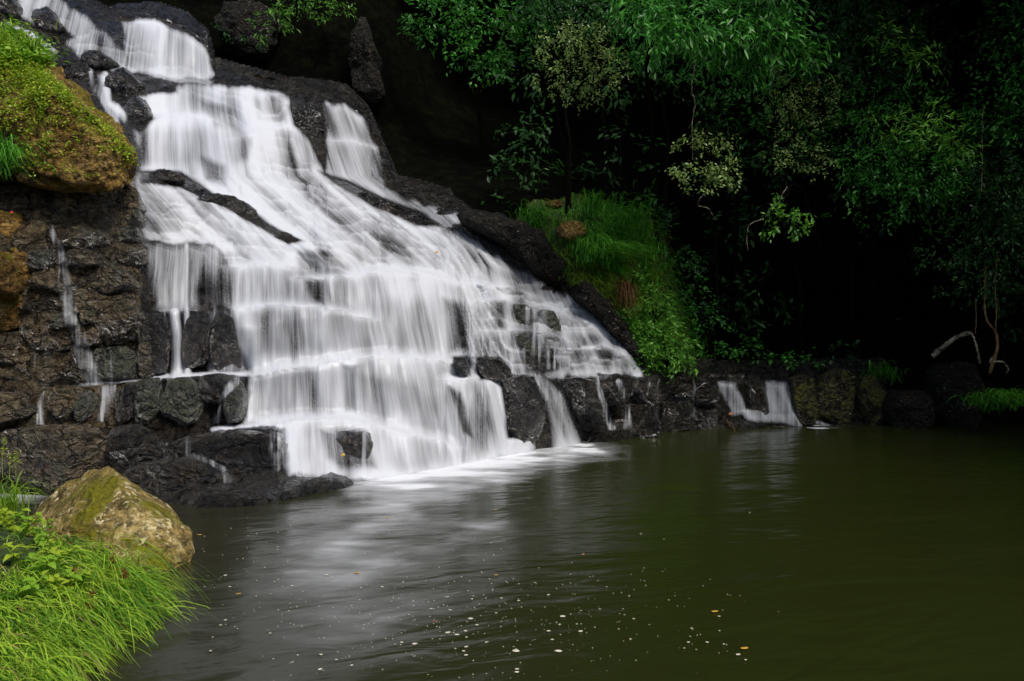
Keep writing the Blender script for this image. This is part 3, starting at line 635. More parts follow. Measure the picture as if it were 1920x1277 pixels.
def hull(name, pts, mat, label=None, cat=None, cuts=5, nz=.05, parent=None, sm=2, edge=.45):
    bm = bmesh.new()
    for p in pts: bm.verts.new(p)
    r = bmesh.ops.convex_hull(bm, input=bm.verts)
    for v in [v for v in bm.verts if not v.link_faces]: bm.verts.remove(v)
    for _ in range(cuts):
        bmesh.ops.subdivide_edges(bm, edges=bm.edges, cuts=1, use_grid_fill=True)
        if _ == sm: bmesh.ops.smooth_vert(bm, verts=bm.verts, factor=edge, use_axis_x=True, use_axis_y=True, use_axis_z=True)
    bm.normal_update()
    V = np.array([v.co for v in bm.verts]); Nn = np.array([v.normal for v in bm.verts]); rc[0] += 7; sd_ = rc[0]
    d = fbm(V[:, 0]*1.3, V[:, 1]*1.3, V[:, 2]*1.3, 5, seed=sd_)*2+.8*np.abs(fbm(V[:, 0]*4.2, V[:, 1]*4.2, V[:, 2]*4.2, 4, seed=sd_+3))-.25*np.abs(fbm(V[:, 0]*9, V[:, 1]*9, V[:, 2]*9, 2, seed=sd_+4))
    d = d-np.percentile(d, 70); V = V+Nn*(d*nz)[:, None]
    bmesh.ops.triangulate(bm, faces=bm.faces)
    bm.verts.index_update(); Fc = np.array([[v.index for v in f.verts] for f in bm.faces]); bm.free()
    o = mesh(name, V, Fc, M[mat], parent)
    if label: tag(o, label, cat)
    return o
fb = hull('boulder', [P(203, 870, 9.7), P(262, 902, 9.75), P(230, 930, 9.1), P(285, 990, 8.85), P(58, 980, 9.5), P(78, 935, 9.9), P(112, 912, 10.2), P(165, 890, 10.0), P(95, 1080, 8.7), P(200, 1085, 8.35), P(310, 1068, 8.5), P(362, 998, 9.3), P(366, 1034, 9.15), P(332, 962, 9.9), P(150, 960, 8.95), (-5.6, 11.2, -.4), (-4.7, 10.9, -.4), (-6, 9, -.4), (-3.7, 8.6, -.4), (-5.5, 10.9, .6)], 'boulder', 'pyramid shaped boulder yellow with moss and lichen at the pool edge', 'boulder', nz=.07, sm=3)
ub = hull('boulder', [P(-160, 40, 16.0), P(0, 62, 15.6), P(60, 80, 15.6), P(115, 122, 15.5), P(165, 172, 15.3), P(205, 215, 15.2), P(243, 262, 15.1), P(257, 305, 15.1), P(254, 352, 15.1), P(222, 358, 14.7), P(140, 338, 14.4), P(60, 324, 14.3), P(-160, 290, 14.4), P(90, 190, 14.4), P(190, 260, 14.4), P(-160, 60, 18.6), P(60, 100, 18.1), P(200, 230, 17.1), P(250, 340, 16.6), P(-160, 330, 17.6), P(0, 200, 14.1)], 'ochre', 'large overhanging mossy boulder with green plants on its top at the left', 'boulder', nz=.17)
o = rock('rock', [(28, 330), (60, 322), (130, 342), (190, 352), (188, 364), (120, 360), (60, 350)], .5, 'ochre', None, Y=15.0, box=.4, n=48, nz=.1); tag(o, 'narrow ochre stone shelf right under the large mossy boulder', 'rock')
o = rock('rock', [(-40, 470), (20, 472), (28, 510), (26, 560), (-40, 566)], .3, 'ochre', None, Y=14.1, box=.35, n=40, nz=.1); tag(o, 'yellow brown dry stone face at the left picture edge', 'rock')

# thin veils of water draped over the bare rocks
vv = []; ff = []; nv = 0
for o in list(COL.objects):
    if o.type == 'MESH' and o.name.split('.')[0] in ('rock', 'rock_block', 'rock_face', 'rock_bed'):
        me = o.data; c_ = np.empty(len(me.vertices)*3, np.float32); me.vertices.foreach_get('co', c_); c_ = c_.reshape(-1, 3)
        if o.parent: c_ = c_+np.array(o.parent.location)
        k_ = len(me.polygons[0].vertices); i_ = np.empty(len(me.loops), np.int32); me.loops.foreach_get('vertex_index', i_); vv.append(c_); ff += (i_.reshape(-1, k_)+nv).tolist(); nv += len(c_)
RT = BVHTree.FromPolygons(np.vstack(vv).tolist(), ff)
def veil(label, x0, x1, y0, y1, fn, off=.035, st=2.0, gain=.95, nm=1.0):
    xs = np.arange(x0, x1+st, st); ys = np.arange(y0, y1+st, st); O_ = Vector((0, 0, CAMH)); X_, Y_ = np.meshgrid(xs, ys); D = np.full(X_.shape, np.nan)
    for i in range(X_.shape[0]):
        for j_ in range(X_.shape[1]):
            h = RT.ray_cast(O_, Vector(P(X_[i, j_], Y_[i, j_], 1.0))-O_)
            if h[0]: D[i, j_] = h[0][1]
    Ds = D.copy()
    for _ in range(9):
        pd = np.pad(Ds, 1, 'edge'); Ds = np.nanmin(np.stack([Ds, (pd[:-2, 1:-1]+pd[2:, 1:-1]+2*Ds)/4, (pd[1:-1, :-2]+pd[1:-1, 2:]+2*Ds)/4]), 0)
    D2 = Ds-off; w_ = fn(X_, Y_); w_ = w_**1.25*gain*(.72+.9*nm*fbm(X_/5.5, Y_/75, o=3, seed=int(x0))+.35*nm*fbm(X_/14, Y_/22, o=2, seed=int(y0))); w_ = np.clip(w_, 0, 1)
    V_ = np.stack([(X_-960)/F*D2, D2, CAMH+(638.5-Y_)/F*D2], -1).reshape(-1, 3)
    dd = np.stack([D2[:-1, :-1], D2[1:, :-1], D2[1:, 1:], D2[:-1, 1:]]); kp = (dd.max(0)-dd.min(0) < .8) & (np.maximum(w_[:-1, :-1], w_[1:, 1:]) > .02)
    if kp.sum() < 3: return
    a_, b_, c_ = compact(V_, gridfaces(len(ys), len(xs), kp), {'W': w_.ravel(), 'soft': 0*w_.ravel(), 'flow': np.stack([X_.ravel(), Y_.ravel(), 0*X_.ravel()+x0*.01], -1)})
    tag(mesh('water_veil', a_, b_, M['fall'], None, attrs=c_), label, 'water veil')
S_ = lambda *p: (lambda X, Y: strand(X+5*fbm(Y/26, Y*0, o=2, seed=7), Y, [(a, b, c*1.5) for a, b, c in p[:-1]])**1.6*p[-1])
PM_ = lambda poly, d, s=8: (lambda X, Y: d*polymask(X, Y, poly, s)*(.75+.5*fbm(X/9, Y/70, o=2, seed=13)))
veil('thin white spill curling over the black shelf rock onto the wet slab', 330, 450, 822, 905, S_((350, 826, 7), (354, 850, 8), (396, 866, 7), (420, 880, 9), (430, 900, 14), .5), nm=.5)
veil('sheet of water sliding over the flat black slab', 430, 690, 884, 925, PM_([(430, 892), (560, 884), (700, 884), (690, 905), (600, 908), (520, 900), (440, 902)], .4, 9))
veil('clear veil over the squat dark rock in the lowest step', 600, 712, 796, 884, PM_([(596, 800), (700, 800), (708, 880), (676, 884), (660, 826), (632, 830), (640, 884), (608, 880)], .55, 10))
veil('soft edge of the lowest curtain thinning over the glossy black rock', 470, 560, 796, 890, PM_([(505, 800), (545, 798), (545, 888), (512, 888), (500, 840)], .8, 18))
veil('thin veil slipping down the left edge block of the wide curtain', 395, 480, 700, 796, S_((455, 704, 12), (425, 730, 10), (408, 760, 8), (404, 792, 9), .5))
veil('faint veil beside the wide curtain on the dark edge block', 448, 486, 705, 796, PM_([(452, 708), (482, 704), (482, 794), (456, 794)], .45, 9))
veil('long faint trickle widening down the left rock wall', 90, 215, 420, 722, S_((96, 426, 8), (112, 470, 10), (128, 560, 17), (150, 650, 20), (176, 716, 24), .55), off=.05)
veil('second faint trickle right of the long one on the left wall', 195, 235, 560, 722, S_((212, 566, 6), (216, 640, 7), (206, 716, 9), .45))
veil('hair thin trickles low on the left wall', 50, 80, 618, 700, S_((62, 622, 5), (64, 696, 6), .4))
veil('little fall between the square dark block and the narrow block', 160, 232, 718, 796, PM_([(150, 724), (222, 718), (216, 760), (208, 794), (172, 794), (184, 752), (172, 728)], .75, 7))
veil('thin strand hanging beside the square dark block', 58, 98, 730, 796, S_((82, 736, 6), (76, 770, 8), (74, 794, 12), .55))
veil('veil with two strands falling over the ledge wall beside the orange leaf', 1105, 1200, 704, 806, lambda X, Y: np.maximum(strand(X, Y, [(1118, 708, 8), (1130, 750, 9), (1148, 802, 13)]), strand(X, Y, [(1160, 716, 10), (1172, 745, 13), (1178, 800, 15)]))*.68)
veil('faint narrow strand on the dark ledge wall', 1284, 1312, 708, 784, S_((1296, 712, 8), (1298, 780, 10), .45))
veil('clear trickles over the olive grey blocks on the right slope', 940, 1062, 560, 700, lambda X, Y: .42*polymask(X, Y, [(945, 565), (1050, 575), (1060, 696), (968, 698)], 10)*(.5+1.3*np.clip(fbm(X/12, Y/90, o=2, seed=19)+.3, 0, 1)))
# ------------------------------------------------------------ hillside, terrain, pool
hp = [(300, -150, 33), (400, 0, 31), (400, 150, 29.5), (-150, -150, 31), (0, -60, 29), (150, -20, 29), (700, -100, 32), (700, 0, 30), (620, 175, 28.2), (760, 340, 26.5), (720, 200, 29), (900, 200, 34), (860, 385, 24.6), (950, 360, 25.5), (1100, 360, 27),
      (1000, 440, 24.0), (1080, 500, 23.8), (1150, 580, 23.2), (1215, 680, 22.6), (1300, 680, 25), (1260, 500, 27), (1450, 690, 26.5), (1600, 690, 27.5), (1750, 690, 26), (1920, 720, 24.5), (2150, 720, 23),
      (1215, 760, 22.8), (1450, 760, 26), (1920, 800, 24), (2150, 800, 22.5), (1450, 600, 31), (1450, 400, 38), (1920, 500, 33), (1000, -100, 42), (1400, -150, 46), (1900, -150, 42), (2150, 300, 34), (2150, -150, 38), (1150, 200, 38)]
HS = TPS(hp)
qx = np.arange(-150, 2300, 12.0); qy = np.arange(-230, 812, 12.0); QX, QY = np.meshgrid(qx, qy)
HY = HS(QX, QY)+.5*fbm(QX/60, QY/60, o=4, seed=55)
mk = QY[:-1, :-1] > -400
above = QY < pl(qx, [(-150, -30), (150, 10), (402, 160), (600, 200), (740, 380), (860, 410), (960, 470), (1060, 560), (1130, 620), (1215, 730), (1500, 740), (1700, 812), (2300, 812)])[None, :]
VV = np.stack([(QX-960)/F*HY, HY, CAMH+(638.5-QY)/F*HY], -1).reshape(-1, 3)
a, b, c = compact(VV, gridfaces(len(qy), len(qx), above[:-1, :-1]), {})
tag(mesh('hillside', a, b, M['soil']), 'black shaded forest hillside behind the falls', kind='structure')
# ground far around: a gorge, right slope raised unseen to block the sun
ux = np.concatenate([np.linspace(-150, -30, 13), np.linspace(-26, 40, 45), np.linspace(46, 160, 13)]); uy = np.concatenate([np.linspace(-120, -20, 12), np.linspace(-16, 60, 50), np.linspace(66, 180, 12)])
UX, UY = np.meshgrid(ux, uy)
g1 = sstep(20, 34, UX-.0*UY)*22; g2 = sstep(44, 62, UY)*34; g3 = sstep(-14, -30, UX)*16*1.0; g4 = sstep(-8, -26, UY)*8
g3 = (1-sstep(-34, -16, UX))*16; g4 = (1-sstep(-40, -8, UY))*8
UZ = -1.5+np.maximum(np.maximum(g1, g2), np.maximum(g3, g4))+fbm(UX/9, UY/9, o=3, seed=66)*1.0*sstep(0, 6, np.maximum(np.maximum(g1, g2), np.maximum(g3, g4)))
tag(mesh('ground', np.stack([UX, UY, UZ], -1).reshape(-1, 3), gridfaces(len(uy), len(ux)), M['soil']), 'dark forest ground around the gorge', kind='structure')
wx = np.concatenate([np.linspace(-16, -7.2, 12), np.arange(-7, 17, .11), np.linspace(17.3, 24, 12)]); wy = np.concatenate([np.linspace(-14, 4.7, 14), np.arange(5, 26, .11), np.linspace(26.3, 30, 6)])
WX, WY = np.meshgrid(wx, wy); yy = np.maximum(WY, .5)
ppx = 960+WX/yy*F; ppy = 638.5+CAMH/yy*F
foam = 0*WX
nz_ = fbm(WX*1.1+WY*.5, WY*2.2, o=4, seed=99)
nz2 = fbm(WX*3.3, WY*5, o=3, seed=98)
def fo(poly, d, s):
    global foam; foam = np.maximum(foam, d*polymask(ppx+nz_*60, ppy+nz_*22+7*nz2, poly, s))
ok = (WY > 5)
fo([(640, 890), (720, 880), (860, 850), (960, 838), (1100, 828), (1150, 850), (1060, 868), (960, 892), (860, 915), (740, 930), (650, 925)], .55, 40)
fo([(690, 890), (740, 876), (860, 848), (960, 836), (1040, 838), (1010, 866), (900, 892), (760, 915), (690, 915)], .95, 26)
fo([(430, 895), (560, 888), (700, 884), (700, 900), (600, 905), (450, 900)], .5, 8)
fo([(1030, 828), (1095, 826), (1130, 846), (1080, 846), (1030, 840)], .8, 7)
fo([(1440, 788), (1500, 788), (1545, 797), (1500, 803), (1440, 800)], .9, 5)
fo([(1540, 795), (1600, 798), (1540, 803)], .25, 5); fo([(-40, 915), (40, 915), (60, 930), (20, 940), (-40, 938)], .55, 8)
fo([(640, 900), (760, 900), (900, 885), (1000, 870), (960, 900), (860, 930), (740, 945), (650, 935)], .45, 40)
# pale reflection of the falls, painted into the foam mask
refl_paint = np.exp(-((ppx-(760-(ppy-980)*.75))/170)**2)*np.exp(-((ppy-1030)/130)**2)*.17+np.exp(-((ppx-800)/170)**2)*np.exp(-((ppy-975)/45)**2)*.17
refl_paint = refl_paint+np.exp(-((ppx-(690-(ppy-1100)*.45))/240)**2)*sstep(905, 1000, ppy)*.10
foam = np.maximum(foam, np.clip(refl_paint*(.55+1.9*fbm(WX*.9+WY*.3, WY*1.2-WX*.35, o=5, seed=123)), 0, 1))*ok
VP = np.stack([WX, WY, 0*WX], -1).reshape(-1, 3)
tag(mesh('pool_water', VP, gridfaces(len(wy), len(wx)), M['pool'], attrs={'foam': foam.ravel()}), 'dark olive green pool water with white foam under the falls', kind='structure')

# ------------------------------------------------------------ foliage tools
def leaves(pos, size, aspect=.42, droop=.5, seed=1, out=None, fold=.25):
    """rhombic folded leaves at positions (n,3) -> V, F (two triangles each)"""
    r = np.random.default_rng(seed); n = len(pos)
    d = r.normal(size=(n, 3)); d[:, 2] = d[:, 2]*.5-droop
    if out is not None: d += out*.8
    d /= np.linalg.norm(d, axis=1, keepdims=True)
    upv = r.normal(size=(n, 3))*.5; upv[:, 2] += 1.0; upv[:, 1] -= .5
    s = np.cross(d, upv); s /= np.linalg.norm(s, axis=1, keepdims=True)+1e-6
    nn = np.cross(s, d); L = size*(.65+.7*r.random(n))[:, None]
    a = pos; c = pos+d*L; m_ = pos+d*L*.45
    b = m_+s*L*aspect*.5+nn*L*fold*.3; e = m_-s*L*aspect*.5+nn*L*fold*.3
    V = np.stack([a, b, c, e], 1).reshape(-1, 3); i = np.arange(n)*4
    Fc = np.vstack([np.stack([i, i+1, i+2], -1), np.stack([i, i+2, i+3], -1)])
    Fc = Fc.reshape(2, n, 3).transpose(1, 0, 2).reshape(-1, 3)
    return V, Fc
def clumps(blobs, dens, tw, seed, perclump=11):
    """leaf positions gathered on twigs spread through ellipsoids (px, py, rx, ry, Y[, weight])"""
    r = np.random.default_rng(seed); out = []; dirs = []
    for bl in blobs:
        px, py, rx, ry, Y = bl[:5]; k = bl[5] if len(bl) > 5 else 1
        a = rx/F*Y; c = ry/F*Y; m_ = max(3, int(dens*k*rx*ry/62.0))
        d = r.normal(size=(m_, 3)); d /= np.linalg.norm(d, axis=1, keepdims=True)
        rad = (r.random(m_)**.45)[:, None]*(.55+.75*vn(d[:, 0]*1.7+px, d[:, 2]*1.7+py, d[:, 1]*1.7, seed=seed))[:, None]*1.15; cen = np.array(P(px, py, Y))
        t = cen+d*rad*np.array([a, min(a, 1.6)*.8, c])
        od = d+r.normal(size=(m_, 3))*.5; od[:, 2] -= .2
        q = np.repeat(t, perclump, 0)+np.repeat(od, perclump, 0)*(r.random((m_*perclump, 1))*tw*1.4)+r.normal(size=(m_*perclump, 3))*tw*.38
        out.append(q); dirs.append(np.repeat(od, perclump, 0))
    return np.vstack(out), np.vstack(dirs)
def tube(pts, r0, r1, n=7, wob_=0.0, seed=0):
    p = np.array(pts, float); m_ = len(p); V = []
    rr_ = np.random.default_rng(seed)
    for i in range(m_):
        d = p[min(i+1, m_-1)]-p[max(i-1, 0)]; d /= np.linalg.norm(d)+1e-9
        s = np.cross(d, (0, 1, .01)); s /= np.linalg.norm(s)+1e-9; t = np.cross(d, s)
        rad = (r0+(r1-r0)*i/(m_-1))*(1+wob_*(rr_.random()-.5)); a = np.arange(n)*2*np.pi/n
        V.append(p[i]+rad*(np.cos(a)[:, None]*s+np.sin(a)[:, None]*t))
    V = np.vstack(V); Fc = []
    a = np.arange(n); b = (a+1) % n
    for i in range(m_-1): Fc += [np.stack([i*n+a, i*n+b, (i+1)*n+b, (i+1)*n+a], -1)]
    return V, np.vstack(Fc)
def curve(pts, k=6, jit=0.0, seed=0):
    """smooth polyline through points"""
    p = np.array(pts, float); r = np.random.default_rng(seed); out = []
    for i in range(len(p)-1):
        p0 = p[max(i-1, 0)]; p1 = p[i]; p2 = p[i+1]; p3 = p[min(i+2, len(p)-1)]
        for t in np.linspace(0, 1, k, endpoint=False):
            out.append(.5*((2*p1)+(-p0+p2)*t+(2*p0-5*p1+4*p2-p3)*t*t+(-p0+3*p1-3*p2+p3)*t**3))
    out.append(p[-1]); out = np.array(out)
    if jit: out[1:-1] += r.normal(size=out[1:-1].shape)*jit
    return out
def merge(parts):
    V = []; Fc = []; n = 0
    for v, f in parts:
        if f.shape[1] == 4: f = np.vstack([f[:, [0, 1, 2]], f[:, [0, 2, 3]]])
        V.append(v); Fc.append(f+n); n += len(v)
    return np.vstack(V), np.vstack(Fc)
def tree(name, label, cat, blobs, trunk, mat, size=.16, dens=1.0, tw=.22, seed=1, r0=.12, aspect=.4, droop=.5, group=None, barkm='bark', per=11, smooth=False):
    base = np.array(P(*trunk[0])); t = empty(name, tuple(base)); tag(t, label, cat, group)
    p, d = clumps(blobs, dens, tw, seed, per); V, Fc = leaves(p, size, aspect, droop, seed, d)
    mesh('crown', V, Fc, M[mat], t, smooth=False)
    c = curve([P(*q) for q in trunk], 6, .02, seed)
    mesh('trunk', *tube(c, r0*.75, r0*.35), M[barkm], t)
    top = np.array(P(*trunk[-1]))
    for i, bl in enumerate(blobs[:14]):
        e = np.array(P(bl[0], bl[1], bl[4])); mid = (top+e)/2+np.array([0, 0, .2])
        mesh('limb', *tube(curve([top, mid, e], 5, .03, seed+i), r0*.25, r0*.06, 5), M[barkm], t)
    return t

# ------------------------------------------------------------ forest
FG = 'forest trees on the far right bank'
tree('tree', 'deep green tree whose crown hangs from the top edge above the dark gap', 'tree', [(830, 25, 62, 34, 27.5), (905, 55, 60, 34, 27), (970, 40, 50, 32, 27.2), (880, 100, 42, 24, 27), (790, 60, 32, 24, 28), (930, 120, 40, 22, 27), (850, -40, 90, 40, 28), (925, 145, 22, 10, 27)], [(900, 380, 29), (905, 260, 29), (890, 140, 28.5), (880, 60, 28)], 'leaf_deep', .17, 1.5, .2, 11, .14, group=FG)
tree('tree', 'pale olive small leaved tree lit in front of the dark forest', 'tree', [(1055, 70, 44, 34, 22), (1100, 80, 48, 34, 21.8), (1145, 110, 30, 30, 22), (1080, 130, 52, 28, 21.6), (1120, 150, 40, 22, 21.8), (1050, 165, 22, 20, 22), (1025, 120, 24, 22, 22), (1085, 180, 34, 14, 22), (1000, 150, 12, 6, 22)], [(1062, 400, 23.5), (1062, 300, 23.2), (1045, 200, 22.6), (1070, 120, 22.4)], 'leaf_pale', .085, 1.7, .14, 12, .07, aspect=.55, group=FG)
tree('tree', 'broad tree with long drooping glossy leaves along the top edge', 'tree', [(1210, 30, 50, 36, 19.5), (1280, 40, 55, 34, 19.2), (1350, 50, 55, 36, 19.5), (1420, 60, 50, 34, 20), (1470, 80, 40, 34, 20), (1240, 65, 44, 20, 19), (1330, 95, 40, 18, 20), (1400, 125, 34, 16, 20.4), (1500, 100, 40, 30, 20.5), (1200, -30, 80, 34, 20), (1350, -30, 90, 40, 20), (1450, 0, 60, 40, 20)], [(1232, 560, 25), (1230, 400, 24.6), (1222, 240, 23.5), (1215, 100, 21.5), (1280, 20, 20.5)], 'leaf_deep', .23, 1.25, .26, 13, .12, aspect=.28, droop=1.1, group=FG)
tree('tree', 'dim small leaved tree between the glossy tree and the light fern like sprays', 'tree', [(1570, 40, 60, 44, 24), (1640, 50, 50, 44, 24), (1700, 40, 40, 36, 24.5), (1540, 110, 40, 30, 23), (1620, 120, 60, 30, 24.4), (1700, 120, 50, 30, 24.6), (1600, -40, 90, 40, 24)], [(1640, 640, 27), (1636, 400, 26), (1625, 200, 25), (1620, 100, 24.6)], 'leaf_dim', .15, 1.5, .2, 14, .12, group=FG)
tree('tree', 'tree with flat light green sprays reaching over the black gap', 'tree', [(1660, 60, 26, 9, 21), (1690, 85, 34, 9, 20.8), (1725, 103, 34, 8, 20.7), (1755, 106, 14, 6, 20.6), (1690, 235, 40, 10, 20.4), (1745, 250, 44, 12, 20.2), (1795, 262, 28, 14, 20), (1735, 215, 34, 8, 20.4), (1770, 200, 14, 8, 20.4), (1640, 240, 26, 8, 20.8), (1760, 280, 40, 9, 20.3)], [(1600, 620, 25), (1600, 400, 24), (1610, 250, 22.5), (1640, 120, 21.6)], 'leaf_mid', .2, 1.7, .22, 15, .07, aspect=.22, droop=.15, group=FG)
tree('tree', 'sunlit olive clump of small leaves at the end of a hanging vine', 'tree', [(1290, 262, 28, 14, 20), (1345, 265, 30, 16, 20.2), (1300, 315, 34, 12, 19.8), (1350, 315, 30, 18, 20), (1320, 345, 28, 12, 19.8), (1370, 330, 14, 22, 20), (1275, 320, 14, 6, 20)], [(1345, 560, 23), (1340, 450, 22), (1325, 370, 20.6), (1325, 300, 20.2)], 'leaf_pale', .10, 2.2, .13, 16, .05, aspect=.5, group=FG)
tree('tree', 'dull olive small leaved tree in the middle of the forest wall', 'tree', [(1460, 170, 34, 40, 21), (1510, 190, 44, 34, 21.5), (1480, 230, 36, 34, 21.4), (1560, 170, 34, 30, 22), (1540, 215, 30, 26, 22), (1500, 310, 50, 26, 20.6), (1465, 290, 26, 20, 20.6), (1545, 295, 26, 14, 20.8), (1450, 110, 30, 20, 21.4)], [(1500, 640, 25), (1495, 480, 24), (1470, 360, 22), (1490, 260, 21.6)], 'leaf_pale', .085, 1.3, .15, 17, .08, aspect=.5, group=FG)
tree('tree', 'leafy dark green tree below the light sprays on the right', 'tree', [(1640, 290, 50, 24, 21.2), (1700, 300, 60, 30, 21), (1650, 340, 50, 24, 21.2), (1720, 350, 60, 26, 21), (1780, 330, 40, 30, 21.2), (1600, 310, 34, 20, 21.4), (1640, 220, 46, 22, 22), (1720, 190, 60, 24, 22.4), (1700, 385, 40, 12, 21)], [(1720, 640, 25), (1715, 520, 24), (1705, 420, 22), (1700, 340, 21.6)], 'leaf_deep', .13, 1.5, .19, 18, .09, group=FG)
tree('tree', 'hanging leafy twig with a bare branch over the black hollow', 'tree', [(1450, 395, 14, 9, 20), (1475, 410, 16, 9, 20), (1440, 425, 14, 7, 20), (1505, 430, 18, 7, 20), (1465, 375, 12, 8, 20), (1500, 395, 12, 8, 20)], [(1560, 640, 25), (1540, 480, 22), (1500, 350, 20.4), (1470, 370, 20)], 'leaf_mid', .13, 3.0, .12, 19, .035, aspect=.4, group=FG)
tree('tree', 'dark tree crown cut by the right picture edge', 'tree', [(1900, 150, 34, 24, 21), (1870, 175, 26, 14, 21), (1910, 220, 34, 30, 21), (1880, 240, 30, 26, 21.5), (1830, 205, 34, 18, 22), (1960, 120, 50, 60, 21), (1930, 40, 50, 40, 22), (1990, 250, 60, 60, 21)], [(1842, 620, 24), (1842, 420, 23), (1840, 280, 22.4), (1890, 200, 22)], 'leaf_deep', .14, 1.3, .2, 20, .06, group=FG)
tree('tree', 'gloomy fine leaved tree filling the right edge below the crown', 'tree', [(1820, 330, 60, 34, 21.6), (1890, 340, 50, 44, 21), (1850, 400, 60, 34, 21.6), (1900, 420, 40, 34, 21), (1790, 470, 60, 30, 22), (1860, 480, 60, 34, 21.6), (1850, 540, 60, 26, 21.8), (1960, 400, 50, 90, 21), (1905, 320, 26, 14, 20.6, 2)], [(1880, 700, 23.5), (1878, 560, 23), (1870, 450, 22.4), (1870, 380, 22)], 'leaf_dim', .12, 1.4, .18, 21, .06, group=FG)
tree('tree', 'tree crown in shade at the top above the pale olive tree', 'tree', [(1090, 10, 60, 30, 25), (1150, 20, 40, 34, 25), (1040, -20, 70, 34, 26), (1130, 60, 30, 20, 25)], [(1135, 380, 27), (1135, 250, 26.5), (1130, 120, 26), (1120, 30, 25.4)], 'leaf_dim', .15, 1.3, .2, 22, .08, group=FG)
tree('bush', 'dark leafy bush at the very top above the lichened pillar', 'bush', [(560, 10, 36, 16, 27), (600, 22, 30, 14, 27), (635, 10, 30, 16, 27), (600, -20, 60, 20, 27)], [(590, 130, 28), (600, 90, 27.6), (600, 50, 27.4), (598, 20, 27)], 'leaf_mid', .12, 1.8, .16, 23, .04)
tree('tree', 'shaded leafy crown filling the gap below the glossy tree', 'tree', [(1250, 110, 60, 30, 23.5), (1340, 140, 60, 30, 23.5), (1420, 170, 50, 30, 23), (1400, 230, 40, 26, 23), (1190, 90, 40, 24, 24), (1460, 260, 40, 30, 23), (1380, 20, 80, 40, 23.5)], [(1380, 640, 27), (1380, 400, 26), (1370, 250, 25), (1340, 150, 24)], 'leaf_deep', .15, .8, .22, 24, .1, group=FG)
tree('tree', 'dim leafy crown hanging between the light sprays and the right edge', 'tree', [(1660, 160, 60, 30, 23), (1600, 200, 60, 34, 23), (1560, 250, 50, 34, 23), (1620, 400, 60, 20, 23), (1810, 400, 50, 30, 22.5), (1780, 230, 50, 26, 22.5), (1880, 90, 50, 34, 22.5)], [(1770, 640, 26), (1765, 450, 25), (1740, 300, 24), (1700, 220, 23.4)], 'leaf_deep', .13, .7, .22, 25, .1, group=FG)
# dark understory that fills the depth of the forest
r_ = np.random.default_rng(31); bl = []
for i in range(210):
    px = r_.uniform(930, 2050); py = r_.uniform(-60, 620)
    if 1760 < px < 1880 and py < 170: continue
    if py > 360 and 1480 < px < 1720: continue
    bl.append((px, py, r_.uniform(30, 60), r_.uniform(20, 40), r_.uniform(24, 31), .34))
p, d = clumps(bl, 1.0, .3, 33, 9); V, Fc = leaves(p, .26, .4, .5, 3, d)
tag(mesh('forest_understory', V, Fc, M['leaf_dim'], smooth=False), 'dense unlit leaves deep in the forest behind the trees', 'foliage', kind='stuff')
# unseen leaf canopy and right leaf wall, added to block sky and sun
n = 15000
cxy = np.stack([r_.uniform(-12, 40, n), r_.uniform(17, 58, n), np.zeros(n)], -1); cxy[:, 0] = np.where(cxy[:, 1] < 24, np.maximum(cxy[:, 0], 7+r_.uniform(0, 30, n)*.9), cxy[:, 0])
cxy[:, 1] = np.where(cxy[:, 0] < 4, np.maximum(cxy[:, 1], 31), cxy[:, 1]); cxy[:, 2] = .46*cxy[:, 1]+CAMH+1.5+r_.uniform(0, 5, n)+np.clip(cxy[:, 0]*.1, 0, 3)
V, Fc = leaves(cxy, 1.3, .7, .1, 5)
tag(mesh('shade_canopy', V, Fc, M['leaf_dim'], smooth=False), 'leaf canopy added out of frame to shade the forest', 'foliage', kind='stuff')
n = 12000
q = np.stack([r_.uniform(17.5, 34, n), r_.uniform(-8, 45, n), r_.uniform(0, 1, n)], -1); q[:, 2] = q[:, 2]*20+1.0
q[:, 0] = np.maximum(q[:, 0], q[:, 1]*.72+1.5)
V, Fc = leaves(q, 1.1, .6, .2, 6)
tag(mesh('sun_block_leaves', V, Fc, M['leaf_dim'], smooth=False), 'leaf wall added out of frame on the right to block the sun', 'foliage', kind='stuff')
# hanging vine, thin stems
def stem(name, label, pts, r0, r1, mat='bark_tan', cat='vine', jit=.02, seed=3): return tag(mesh(name, *tube(curve([P(*q) for q in pts], 6, jit*.35, seed), r0*.7, r1*.7, 6, .4, seed), M[mat]), label, cat)
stem('vine', 'thin pale vine hanging down to the olive leaf clump', [(1300, 60, 20), (1298, 100, 20), (1304, 120, 20), (1297, 160, 20), (1303, 195, 20), (1298, 230, 20), (1299, 300, 20)], .022, .014, 'bark_pale')
stem('vine', 'crooked bare twig below the olive clump', [(1325, 360, 19.8), (1312, 372, 19.8), (1310, 385, 19.8), (1330, 392, 19.8), (1340, 410, 20)], .016, .008, 'bark_pale')
stem('vine', 'bent bare branch arching left of the hanging twig', [(1475, 350, 20), (1455, 385, 20), (1430, 410, 20), (1408, 420, 20), (1400, 440, 20), (1402, 470, 20)], .022, .01, 'bark_pale')
stem('vine', 'straight thin liana on the right in front of the dark leaves', [(1843, 200, 20.8), (1841, 260, 20.8), (1842, 320, 20.8), (1840, 360, 20.8)], .014, .012, 'bark_pale')
for i, (x, y0, y1, Yd, l) in enumerate([(1065, 200, 400, 24.6, 'dim slim trunk under the pale olive tree'), (1132, 190, 390, 25.6, 'second dim slim trunk right of the pale olive tree'), (1248, 200, 330, 24.2, 'dim slim trunk between olive tree and vine'), (1158, 180, 340, 26.5, 'faintest slim trunk in the black gap')]):
    stem('sapling', l, [(x, y1+60, Yd), (x+4, (y0+y1)/2, Yd), (x-5, y0, Yd), (x-8, y0-120, Yd)], .08, .05, 'bark', 'sapling', .04, i)
